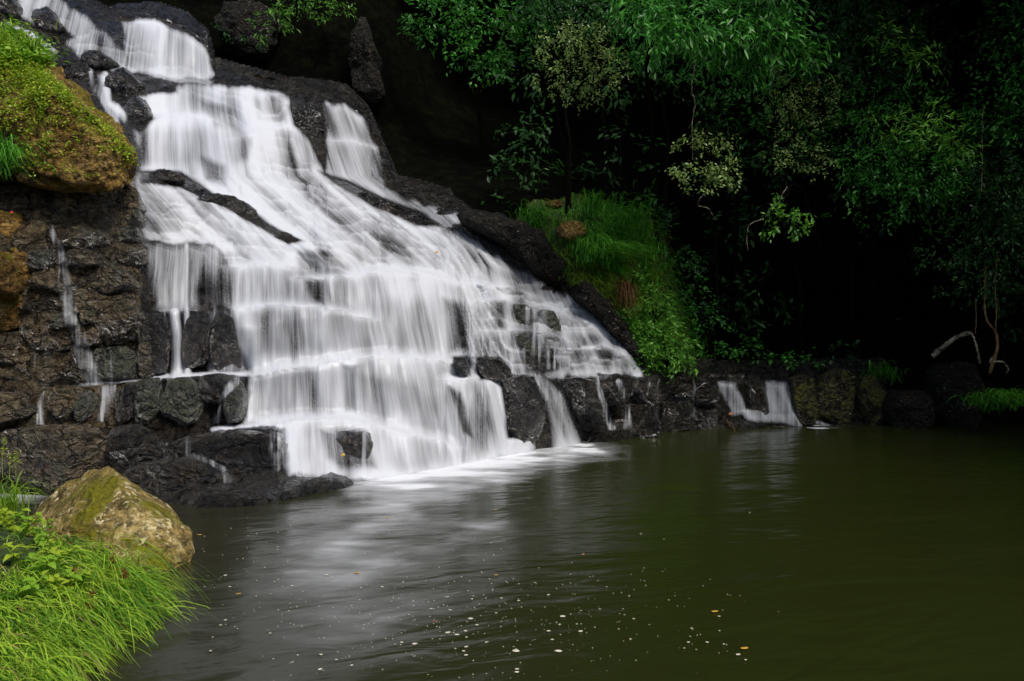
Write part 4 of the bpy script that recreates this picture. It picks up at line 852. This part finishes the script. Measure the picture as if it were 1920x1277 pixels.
stem('sapling', 'curved tan trunk rising from white lichened roots at the right', [(1855, 700, 21.5), (1868, 660, 21.5), (1870, 640, 21.5), (1866, 622, 21.5), (1850, 600, 21.5), (1846, 570, 21.5), (1848, 500, 21.6)], .07, .03, 'bark_tan', 'sapling', .01)
stem('sapling', 'thin straight stem forking off the tan trunk', [(1866, 622, 21.5), (1868, 580, 21.5), (1866, 540, 21.5), (1870, 470, 21.6)], .03, .018, 'bark_tan', 'sapling', .01)
stem('root', 'white lichened root sloping down left of the tan trunk', [(1820, 622, 21.4), (1828, 640, 21.3), (1834, 665, 21.2), (1838, 682, 21.2)], .035, .05, 'bark_pale', 'root', .01)
stem('root', 'white lichened root snaking right at the tan trunk foot', [(1862, 668, 21.3), (1856, 680, 21.2), (1870, 678, 21.2), (1882, 680, 21.2), (1890, 692, 21.2), (1886, 700, 21.2)], .035, .03, 'bark_pale', 'root', .01)
stem('fallen_log', 'grey fallen log slanting in the dark at the right', [(1748, 668, 22.4), (1775, 645, 22.3), (1800, 630, 22.2), (1822, 624, 22.1)], .12, .08, 'bark_pale', 'log', .02)
stem('sapling', 'thin bare stem standing above the slanting grey log', [(1828, 626, 21.6), (1830, 600, 21.6), (1829, 560, 21.7)], .02, .015, 'bark_tan', 'sapling', .01)

# ------------------------------------------------------------ the green mound right of the cascade
mound = hull('mound', [P(985, 388, 25), P(1060, 366, 26), P(1150, 378, 26), P(1215, 420, 25.5), P(1250, 500, 25), P(1290, 600, 24.5), P(1300, 692, 23.8), P(1215, 700, 22.6), P(1165, 640, 22.4), P(1130, 570, 22.4), P(1090, 520, 22.5), P(1030, 470, 22.6), P(960, 420, 23.2), P(1100, 430, 22.8), P(1170, 500, 22.9), P(1220, 600, 23), P(1040, 386, 30), P(1250, 440, 30), P(1320, 700, 29), P(1200, 700, 29)], 'turf', None, None, nz=.16, cuts=4)
tag(mound, 'steep green mossy mound beside the lower right of the cascade', kind='structure')
def blades(roots, length, width, dirf, seed, seg=5, droopk=1.0):
    r = np.random.default_rng(seed); n = len(roots); t = np.linspace(0, 1, seg+1)
    L = (length*(.55+.7*r.random(n)))[:, None]; d = dirf; up0 = .9+.3*r.random((n, 1))
    hor = d*L[:, :, None] if False else d
    pts = []
    for k in t:
        h = L*(up0*(k-.62*droopk*k*k-.30*droopk*k**3)); o_ = L*(.25*k+.75*k*k)
        q = roots.copy(); q[:, :2] += hor[:, :2]*o_; q[:, 2] += h[:, 0]; pts.append(q)
    side = np.stack([-d[:, 1], d[:, 0], np.zeros(n)], -1); side /= np.linalg.norm(side, axis=1, keepdims=True)+1e-6
    side += r.normal(size=side.shape)*.3
    V = []
    for k, q in zip(t, pts):
        wv_ = width*(1-k**2*.95)*.5; V.append(q-side*wv_); V.append(q+side*wv_)
    V = np.stack(V, 1); m_ = V.shape[1]; base = np.arange(n)[:, None]*m_
    Fc = np.concatenate([base+np.array([2*i, 2*i+1, 2*i+3, 2*i+2]) for i in range(seg)], 0)
    f = np.stack([np.stack([base[:, 0]+2*i, base[:, 0]+2*i+1, base[:, 0]+2*i+3, base[:, 0]+2*i+2], -1) for i in range(seg)], 1).reshape(-1, 4)
    return V.reshape(-1, 3), f
def tuft(label, px, py, Y, rx, n, L, wdt, mat, lean=(0, 0), seed=1, ry=None, name='grass_tuft', spread=1.0, group=None, droop=1.0):
    r = np.random.default_rng(seed); c = np.array(P(px, py, Y)); a = rx/F*Y; b = (ry or rx*.5)/F*Y
    q = c+r.normal(size=(n, 3))*np.array([a, a*.6, b])*.5; ang = r.uniform(0, 2*np.pi, n)
    d = np.stack([np.cos(ang)*spread+lean[0], np.sin(ang)*spread+lean[1], np.zeros(n)], -1)
    V, f = blades(q, L, wdt, d, seed, 5, droop); return tag(mesh(name, V, f, M[mat]), label, 'grass', group)
tuft('arching tuft of long green grass hanging below the tan rock on the mound', 1110, 478, 22.3, 34, 260, 1.0, .03, 'grass_dark', (.4, -.2), 41, spread=.7)
tuft('green grass tuft drooping right of the arching tuft on the mound', 1150, 485, 22.4, 26, 160, .9, .028, 'grass_dark', (.6, -.2), 42, spread=.5)
tuft('upright tuft of grass at the crest of the mound', 1112, 400, 23.4, 22, 160, .9, .026, 'grass_dark', (.1, -.1), 43, spread=.4, droop=.6)
tuft('broad dark green grass patch on the upper mound', 1170, 430, 23.2, 50, 420, .8, .026, 'grass_dark', (.5, -.3), 44, ry=50, spread=.5)
tuft('dim grass tuft at the left end of the mound above the dark rock', 1000, 415, 23.2, 34, 220, .8, .024, 'grass_dark', (.2, -.3), 45, spread=.6)
tuft('brown hanging roots and dry grass under the mound overhang', 1175, 545, 22.3, 16, 140, .8, .02, 'straw', (0, -.2), 46, ry=14, spread=.3, droop=1.9)
tuft('faint dark grass on the far ledge in the deep shade', 1655, 705, 24.6, 40, 120, .7, .03, 'grass_dark', (-.1, -.3), 47, spread=.5)
tuft('dark green grass clump hanging to the pool at the far right corner', 1875, 758, 21.4, 50, 420, .8, .03, 'grass_dark', (-.1, -.3), 48, ry=14, spread=.6)
tuft('short grass on the flank of the mound', 1215, 520, 23.0, 30, 380, .45, .02, 'grass_dark', (.3, -.3), 49, ry=90, spread=.5)
tag(rock('rock', [(1042, 424), (1060, 414), (1090, 418), (1102, 436), (1080, 456), (1050, 452)], .35, 'ochre', None, Y=22.5, nz=.14), 'pale tan rock bare among grass on the mound', 'rock')
tag(rock('rock', [(1020, 378), (1050, 374), (1062, 384), (1040, 392), (1022, 388)], .3, 'ochre', None, Y=23.6, nz=.14), 'small flat tan stone at the top of the mound', 'rock')
tm_ = BVHTree.FromPolygons([tuple(v.co) for v in mound.data.vertices], [tuple(p.vertices) for p in mound.data.polygons])
def cast(t, pts):
    out = []; nn = []
    for px, py in pts:
        d = Vector(P(px, py, 1.0))-Vector((0, 0, CAMH)); d.normalize(); h = t.ray_cast(Vector((0, 0, CAMH)), d)
        if h[0]: out.append(h[0][:]); nn.append(h[1][:])
    return np.array(out), np.array(nn)
r_ = np.random.default_rng(90); pp_ = [(r_.triangular(960, 1180, 1330), r_.uniform(355, 700)) for _ in range(9000)]
hq, hn = cast(tm_, pp_)
for sel, mt, L_, sd_2, nm, lb in [(fbm(hq[:, 0]*.8, hq[:, 2]*.8, seed=5) > .0, 'grass_dark', .42, 91, 'mound_grass', 'short green grass covering the mossy mound'), (fbm(hq[:, 0]*.8, hq[:, 2]*.8, seed=5) <= .0, 'grass_mound', .26, 92, 'mound_moss', 'yellow green mossy turf in patches over the mound')]:
    q_ = hq[sel]; n_ = hn[sel]; an = r_.normal(size=len(q_))*.9-.6; d_ = np.stack([np.cos(an)+n_[:, 0], np.sin(an)+n_[:, 1]-.2, an*0], -1)*(.4+.5*r_.random((len(q_), 1)))
    V, f = blades(q_, L_, .022, d_, sd_2, 4, 1.5); tag(mesh(nm, V, f, M[mt]), lb, 'grass', kind='stuff')
def shrub(label, blobs, mat, size, dens, tw, seed, aspect=.42, droop=.4, name='shrub', cat='shrub', per=11):
    px, py, rx, ry, Y = blobs[0][:5]; t = empty(name, P(px, py+ry, Y)); tag(t, label, cat)
    p, d = clumps(blobs, dens, tw, seed, per); V, Fc = leaves(p, size, aspect, droop, seed, d); mesh('foliage', V, Fc, M[mat], t, smooth=False)
    parts = [tube(curve([P(px, py+ry+4, Y), P((px+b[0])/2, (py+b[1])/2, Y), P(b[0], b[1], b[4])], 4, .02, seed), .025, .008, 5) for b in blobs[:6]]
    mesh('stem', *merge(parts), M['bark'], t); return t
shrub('bright leafy shrub at the foot of the mound beside the last fall', [(1250, 660, 34, 24, 22), (1215, 640, 24, 26, 22), (1275, 640, 26, 20, 22.3), (1240, 610, 30, 20, 22.4), (1280, 680, 22, 14, 22), (1225, 680, 24, 14, 21.9)], 'leaf_mid', .14, 2.6, .14, 51)
shrub('small bright shrub on the flank of the mound', [(1230, 570, 30, 30, 22.6), (1200, 600, 24, 24, 22.3), (1255, 600, 26, 18, 22.8), (1205, 540, 18, 16, 22.5)], 'leaf_mid', .09, 3.2, .1, 52)
shrub('yellow green leaves edging the mound overhang', [(1170, 600, 16, 18, 22.1), (1185, 630, 16, 20, 22), (1200, 665, 14, 18, 21.9), (1190, 510, 18, 14, 22.4)], 'leaf_mid', .10, 2.6, .10, 53)
shrub('dim fern like shrub right of the mound', [(1320, 600, 40, 30, 24), (1300, 540, 34, 24, 24.4), (1350, 650, 40, 20, 24), (1290, 480, 26, 26, 25)], 'leaf_deep', .13, 1.2, .16, 54)
shrub('low dim shrub on the far bank above the ledge', [(1450, 675, 36, 12, 23.8), (1410, 660, 30, 10, 24), (1500, 680, 30, 9, 23.8)], 'leaf_deep', .14, 1.6, .16, 55)
shrub('lone dim fern deep under the trees', [(1590, 660, 26, 8, 24.5), (1560, 668, 20, 6, 24.5)], 'leaf_dim', .15, 1.5, .14, 56)
shrub('green fern fronds on the brown rock at the top', [(520, 30, 20, 22, 27), (495, 45, 14, 12, 27), (515, 10, 14, 10, 27)], 'leaf_mid', .2, 1.6, .2, 57, aspect=.25)
shrub('yellowish tuft of plants on the brown rock near the highest fall', [(440, 60, 16, 14, 27.2), (470, 85, 12, 8, 27.2)], 'leaf_dim', .12, 1.5, .14, 58)

# ------------------------------------------------------------ plants on the large mossy boulder
def bvh(o):
    me = o.data; return BVHTree.FromPolygons([tuple(v.co) for v in me.vertices], [tuple(p.vertices) for p in me.polygons])
tb = bvh(ub)
def hits(t, pts):
    out = []; nn = []
    for px, py in pts:
        d = Vector(P(px, py, 1.0))-Vector((0, 0, CAMH)); d.normalize(); h = t.ray_cast(Vector((0, 0, CAMH)), d)
        if h[0]: out.append(h[0][:]); nn.append(h[1][:])
    return np.array(out), np.array(nn)
r_ = np.random.default_rng(61); q = []
while len(q) < 2600:
    px, py = r_.uniform(-60, 250), r_.uniform(40, 330)
    edge = 70+max(0, px)*.86; dd = py-edge
    if dd < 0 or r_.random() > math.exp(-max(0, dd-5)/ (32 if px < 90 else 11))*1.0+.035: continue
    if px > 130 and r_.random() < .6: continue
    q.append((px, py))
hp_, hn_ = hits(tb, q)
pos = np.repeat(hp_, 5, 0)+np.repeat(hn_, 5, 0)*r_.random((len(hp_)*5, 1))*.12+r_.normal(size=(len(hp_)*5, 3))*.04
V, Fc = leaves(pos, .05, .6, .1, 62, np.repeat(hn_, 5, 0)*.6)
tag(mesh('ground_cover', V, Fc, M['leaf_yel'], smooth=False), 'bright green small leaved plants growing over the top of the large boulder', 'plants', kind='stuff')
q = [(r_.uniform(-30, 110), r_.uniform(50, 130)) for _ in range(500)]
hp_, hn_ = hits(tb, q); pos = np.repeat(hp_, 6, 0)+np.array([0, 0, .1])+r_.normal(size=(len(hp_)*6, 3))*np.array([.1, .1, .09])
V, Fc = leaves(pos, .11, .5, .2, 63); tag(mesh('leafy_plants', V, Fc, M['leaf_fresh'], smooth=False), 'fresh green leafy plants crowning the large boulder at the left edge', 'plants', kind='stuff')
tuft('dark green grass tuft hanging at the left edge under the boulder', 0, 300, 13.0, 30, 260, .55, .016, 'grass_dark', (.4, -.2), 64, ry=30, spread=.5, droop=1.3)
tuft('few bright blades of grass at the top of the large boulder', 20, 75, 14.2, 60, 160, .4, .014, 'grass', (.2, -.2), 65, ry=20, spread=.6)

# ------------------------------------------------------------ near bank with grass and herbs
bx = np.arange(-9.5, -2.6, .12); by = np.arange(1.5, 11.5, .12); BX, BY = np.meshgrid(bx, by)
edge = pl(BY, [(1, -2.6), (4, -2.95), (5.6, -3.3), (6.4, -3.4), (7.3, -3.4), (8.2, -3.75), (9, -5.0), (10, -6.2), (11, -7)])
dz = np.clip(edge-BX, -1, 6)
BZ = np.where(dz > 0, .06+.36*(1-np.exp(-dz/.7))+.10*dz, dz*1.6)+.06*fbm(BX*2, BY*2, o=3, seed=77)
BZ = np.maximum(BZ, -.8)
bank = mesh('bank', np.stack([BX, BY, BZ], -1).reshape(-1, 3), gridfaces(len(by), len(bx)), M['turf']); tag(bank, 'earthy near bank under the bright grass', kind='structure')
def bankz(x, y):
    e = np.interp(y, [1, 4, 5.6, 6.4, 7.3, 8.2, 9, 10, 11], [-2.6, -2.95, -3.3, -3.4, -3.4, -3.75, -5.0, -6.2, -7]); d = e-x
    return np.where(d > 0, .06+.36*(1-np.exp(-np.maximum(d, 0)/.7))+.10*d, d*1.6), e
r_ = np.random.default_rng(71)
def bankgrass(n, x0, x1, y0, y1, L, wd, mat, seed, name, label, dens_edge=True, drp=1.0, lean=1.0):
    r = np.random.default_rng(seed); y = r.uniform(y0, y1, n); z, e = bankz(np.zeros(n), y)
    off = r.random(n)**1.6*(x1-x0)+x0; x = e-off; z = bankz(x, y)[0]
    q = np.stack([x, y, z-.02], -1); ang = r.normal(size=n)*1.05-.45
    d = np.stack([np.cos(ang)*lean+.1, np.sin(ang), np.zeros(n)], -1)*(.45+.65*r.random((n, 1)))
    V, f = blades(q, L, wd, d, seed, 6, drp); return tag(mesh(name, V, f, M[mat]), label, 'grass', kind='stuff')
bankgrass(5600, -.05, 1.0, 3.2, 8.0, .54, .011, 'grass', 72, 'sedge_grass', 'bright green long arching grass overhanging the pool in the near left corner', drp=1.75)
bankgrass(1600, 0.8, 4.2, 3.0, 8.8, .16, .008, 'grass', 73, 'short_grass', 'shorter grass among herbs further up the near bank', drp=.8)
bankgrass(420, -.05, 1.1, 3.2, 8.0, .55, .010, 'deadgrass', 74, 'dry_grass', 'scattered straw coloured dry blades in the near grass', drp=1.9)
bankgrass(500, -.1, .5, 4.2, 8.2, .78, .009, 'grass', 75, 'long_grass', 'longest grass blades arching out over the water', drp=1.35)
# broad leaved herbs, leaf by leaf
def leafmesh(L, wd):
    t = np.linspace(0, 1, 6); wv_ = np.array([.05, .7, 1, .85, .5, .02])*wd/2; V = []
    for k, w0 in zip(t, wv_):
        z = .12*L*math.sin(k*2.2)-.22*L*k*k
        V += [(k*L, -w0, z+.18*w0*1.5), (k*L, 0, z), (k*L, w0, z+.18*w0*1.5)]
    Fc = []
    for i in range(5):
        a = i*3; Fc += [(a, a+3, a+4, a+1), (a+1, a+4, a+5, a+2)]
    me = bpy.data.meshes.new('leaf'); me.from_pydata(V, [], Fc)
    for p_ in me.polygons: p_.use_smooth = True
    return me
LM = {}
for mk_ in ('leaf_fresh', 'leaf_yel'):
    me = leafmesh(.15, .075); me.materials.append(M[mk_]); LM[mk_] = me
herbs = [(20, 1010, 8.6, 'tall herb with pale yellow green leaves at the left edge beside the boulder'), (45, 1045, 8.2, 'broad leaved herb just left of the boulder foot'), (110, 1090, 7.4, 'herb with rounded bright leaves above the arching grass'), (70, 1130, 7.0, 'yellow green herb in the middle of the near bank'),
         (30, 1120, 7.2, 'leafy herb at the left edge among short grass'), (150, 1120, 7.0, 'small leafy herb behind the arching grass'), (15, 965, 9.3, 'thin leafed herb highest on the near bank'), (75, 1075, 7.9, 'bushy light green herb near the boulder base'), (120, 1150, 6.8, 'low yellowish herb hidden in the long grass'), (40, 1190, 6.5, 'single herb with pointed leaves low at the left edge'), (60, 1000, 8.9, 'fine leaved herb touching the left side of the boulder')]
for i, (px, py, Yd, l) in enumerate(herbs):
    r = random.Random(100+i); x = (px-960)/F*Yd; zb = float(bankz(np.array([x]), np.array([Yd]))[0][0]); zt = CAMH+(638.5-py)/F*Yd
    H = max(.22, zt-zb+.1); t = empty('leafy_herb', (x, Yd, zb)); tag(t, l, 'plant', 'leafy herbs on the near bank')
    mk_ = 'leaf_yel' if i % 2 == 0 else 'leaf_fresh'
    for s in range(4):
        a = r.uniform(0, 6.28); lean_ = r.uniform(.05, .22); hh = H*r.uniform(.7, 1.1)
        tipv = np.array([math.cos(a)*lean_, math.sin(a)*lean_, hh])
        cc = curve([(0, 0, -.05), tipv*np.array([.3, .3, .55]), tipv], 4)
        st_ = mesh('stem', cc[0]*0+tube(cc, .005, .003, 5)[0]+np.array(t.location), tube(cc, .005, .003, 5)[1], M['leaf_fresh'], t)
        for k in range(7):
            f = .3+.7*k/6; pt = cc[int(f*(len(cc)-1))]; lf = bpy.data.objects.new('leaf', LM[mk_]); COL.objects.link(lf); lf.parent = t
            lf.location = tuple(pt); lf.rotation_euler = (r.uniform(-.3, .3), r.uniform(-.5, .3), k*2.4+r.uniform(-.4, .4)); sc_ = r.uniform(.6, 1.15)*(1.1-.4*f); lf.scale = (sc_,)*3
# rusty seed heads and yellow spikes
def spike(label, px, py, Y, h, mat, name='seed_head', n=90):
    r = np.random.default_rng(int(px)); b0 = np.array(P(px, py, Y)); t = empty(name, tuple(b0-np.array([0, 0, h*.3]))); tag(t, label, 'plant')
    mesh('stem', *tube(curve([b0-np.array([0, 0, h*1.2]), b0, b0+np.array([.02, 0, h])], 4), .004, .002, 4), M[mat], t)
    k = r.random(n)[:, None]; q = b0+k*np.array([.02, 0, h])+r.normal(size=(n, 3))*.016
    mesh('seeds', *leaves(q, .022, .7, 0, 5), M[mat], t, smooth=False)
spike('rust brown seed head nearest the water among the arching grass', 168, 1155, 6.7, .22, 'rust'); spike('rust brown seed head left of the middle of the grass', 135, 1105, 7.0, .2, 'rust'); spike('reddish dry dock head in front of the boulder', 210, 1070, 7.5, .14, 'rust'); spike('short reddish seed head right of the dock head', 232, 1085, 7.4, .12, 'rust')
spike('yellow flower spike at the left edge, tallest one', 5, 855, 9.6, .22, 'leaf_yel', 'flower_spike', 60); spike('thin yellow flower spike near the left edge', 18, 870, 9.6, .14, 'leaf_yel', 'flower_spike', 40); spike('thin yellow flower spike right of its neighbours by the dark rock', 30, 868, 9.7, .14, 'leaf_yel', 'flower_spike', 40)
tuft('sparse tall grass at the left edge before the dark rock', 10, 960, 9.5, 40, 130, .8, .009, 'grass', (.15, -.1), 81, ry=14, spread=.5, droop=.8)

# ------------------------------------------------------------ petals and leaves afloat or caught
def fleck_mesh(seed, mat, cup=.15):
    r = random.Random(seed); n = 9; V = [(0, 0, cup*.2)]
    for i in range(n):
        a = i*2*math.pi/n; R = r.uniform(.75, 1.1)*(1 if i % 4 else .85); V.append((math.cos(a)*R, math.sin(a)*R*.62, cup*r.uniform(.2, 1)))
    for i in range(n): V.append((V[1+i][0]*.9, V[1+i][1]*.9, -.12))
    Fc = [(0, 1+i, 1+(i+1) % n) for i in range(n)]+[(1+i, 1+n+i, 1+n+(i+1) % n, 1+(i+1) % n) for i in range(n)]
    me = bpy.data.meshes.new('petal'); me.from_pydata(V, [], Fc); me.materials.append(M[mat])
    for p_ in me.polygons: p_.use_smooth = True
    return me
PM = [fleck_mesh(i, 'petal') for i in range(4)]
c4 = [(1578, 820, 14), (1612, 855, 9), (1452, 897, 13), (1502, 908, 13), (1550, 888, 9), (1272, 958, 15), (1202, 950, 9), (1553, 975, 11), (1540, 998, 9), (1552, 1020, 11), (1825, 997, 20), (1830, 1097, 11), (1830, 1113, 12), (757, 1098, 12), (762, 1017, 10), (845, 1045, 7), (930, 1076, 8), (240, 583, 10), (265, 645, 7), (1745, 708, 8), (1585, 712, 6), (1265, 725, 5), (1362, 766, 7), (1465, 773, 6), (1095, 646, 8), (980, 652, 5), (1555, 922, 7), (1663, 950, 8), (1495, 985, 6), (607, 1058, 6), (636, 1020, 6), (1716, 790, 7), (1840, 722, 8), (1660, 708, 5), (1455, 700, 6), (240, 828, 8), (215, 856, 7), (172, 922, 5), (160, 997, 8), (484, 900, 7), (605, 640, 7), (790, 580, 10)]
c5 = [(160, 808, 15), (257, 890, 13), (137, 998, 19), (82, 690, 8), (83, 888, 11), (143, 853, 8), (237, 850, 6), (103, 935, 9), (260, 777, 5), (362, 768, 6), (547, 821, 7), (465, 878, 6), (530, 932, 7), (845, 950, 9), (948, 950, 9), (1038, 960, 7), (863, 873, 7), (855, 918, 5), (1117, 1017, 13), (1157, 1046, 8), (1013, 808, 8), (1015, 887, 6), (823, 982, 6), (888, 990, 5), (523, 697, 6), (400, 647, 5), (497, 800, 5), (1180, 240, 6), (587, 356, 6), (712, 385, 5)]
pts_ = [(340+a/2.909, 880+b/2.909, s/2.909) for a, b, s in c4]+[(1000+a/2.909, 880+b/2.909, s/2.909) for a, b, s in c5]
sp = {(0, 10): 'largest cream petal floating in the lower middle of the pool', (42, 2): ''}
ORD = 'first second third fourth fifth sixth seventh eighth ninth tenth eleventh twelfth thirteenth fourteenth fifteenth sixteenth seventeenth eighteenth nineteenth twentieth'.split()
big_ = sorted([i for i, q_ in enumerate(pts_) if q_[2] > 3], key=lambda i: pts_[i][0]); nb = len(big_)
def rank(i):
    k = big_.index(i); return 'cream petal afloat, %s from the %s among the larger floating petals' % ((ORD[k], 'left') if k < nb/2 else (ORD[nb-1-k], 'right'))
for i, (px, py, s) in enumerate(pts_):
    Yd = wl(py); o = bpy.data.objects.new('floating_petal', PM[i % 4]); COL.objects.link(o); x_, y_, _ = P(px, py, Yd)
    sz = s/F*Yd*1.2; o.location = (x_, y_, .012); o.scale = (sz, sz*1.15, .12*sz+.004); o.rotation_euler = (0, 0, random.uniform(-.5, .5)+(math.pi if i % 2 else 0))
    l = 'largest cream petal afloat at the bottom middle of the pool' if i == 10 else 'second large cream petal, right of the largest one at the bottom' if i == 44 else rank(i) if s > 3 else 'tiny pale fleck adrift on the dark pool'
    tag(o, l, 'petal', 'pale petals floating on the pool' if s > 3 else 'tiny pale flecks floating on the pool')
r = np.random.default_rng(5); q = []
for _ in range(420):
    px, py = r.normal(900, 230), r.normal(1160, 60)
    if py > 1010 and py < 1290 and px > 400: q.append((px, py))
for _ in range(60): q.append((r.uniform(380, 560), r.uniform(970, 1180)))
q = np.array([P(a, b, wl(b)) for a, b in q]); n = len(q); sz = r.uniform(.002, .0065, (n, 1))*(q[:, 1:2]/7)
ang = r.uniform(0, 6.28, (n, 1)); V = np.stack([q+np.hstack([np.cos(ang+k)*sz*1.2, np.sin(ang+k)*sz*1.6, sz*0+.006]) for k in (0, 1.6, 3.1, 4.7)], 1).reshape(-1, 3)
i4 = np.arange(n)*4; tag(mesh('floating_specks', V, np.stack([i4, i4+1, i4+2, i4+3], -1), M['petal'], smooth=False), 'fine pale specks scattered over the near water', 'specks', kind='stuff')
for j, (px, py, s, m_, l) in enumerate([(1000+990/2.909, 880+782/2.909, 9, 'yellow', 'pale yellow leaf floating right of the petals'), (1000+1152/2.909, 880+983/2.909, 9.5, 'yellow', 'orange yellow leaf floating just above a cream petal at the lower right'), (340+312/2.909, 880+685/2.909, 5.5, 'yellow', 'yellow leaf floating off the tip of the arching grass'), (340+1128/2.909, 880+268/2.909, 5, 'yellow', 'small ochre leaf on the grey reflection near the slab'),
    (340+1714/2.909, 880+225/2.909, 4, 'yellow', 'small yellow leaf on green water below the foam'), (1000+270/2.909, 880+470/2.909, 5, 'rusty', 'rusty red leaf floating in mid pool'), (340+1716/2.909, 880+582/2.909, 5, 'yellow', 'thin straw coloured leaf on the water in mid pool'), (340+960/2.909, 880+570/2.909, 7, 'yellow', 'thin greenish yellow leaf in the grey reflection'), (340+1380/2.909, 880+835/2.909, 4, 'rusty', 'small rust brown leaf floating among the petals'), (340+100/2.909, 880+362/2.909, 6, 'yellow', 'thin yellow leaf floating right of the boulder')]):
    Yd = wl(py); o = bpy.data.objects.new('floating_leaf', fleck_mesh(50+j, m_)); COL.objects.link(o); x_, y_, _ = P(px, py, Yd); sz = s/F*Yd
    o.location = (x_, y_, .014); o.scale = (sz, sz*.8, .01); o.rotation_euler = (0, 0, random.uniform(-.4, .4)); tag(o, l, 'leaf')
def caught(px, py, s, m_, l, A=None, rot=0.0):
    Yd = float(gsample(YWt, px, py))-.35; o = bpy.data.objects.new('caught_leaf', fleck_mesh(int(px), m_)); COL.objects.link(o); o.location = P(px, py, Yd)
    sz = s/F*Yd; o.scale = (sz, sz, .02); o.rotation_euler = (math.radians(70), 0, rot); tag(o, l, 'leaf')
for a in [(1135, 745, 5, 'yellow', 'orange leaf stuck to the wet ledge between two trickles'), (643, 853, 5, 'yellow', 'orange leaf stuck on the veiled rock in the lowest step'), (22, 398, 4, 'red', 'red petal caught on the rock wall at the left edge'), (300, 671, 4, 'rusty', 'orange brown leaf on the wall beside the bright left strand'), (819, 473, 4, 'yellow', 'ochre leaf lodged in the foam of the right slope'), (1370, 776, 5, 'rusty', 'reddish leaf on the rock left of the far falls')]: caught(*a)
stem('twig', 'yellow twig hanging from the low rock left of the far falls', [(1362, 785, 21.4), (1368, 798, 21.0), (1376, 802, 20.8), (1377, 812, 20.6)], .02, .01, 'bark_tan', 'twig', .01)
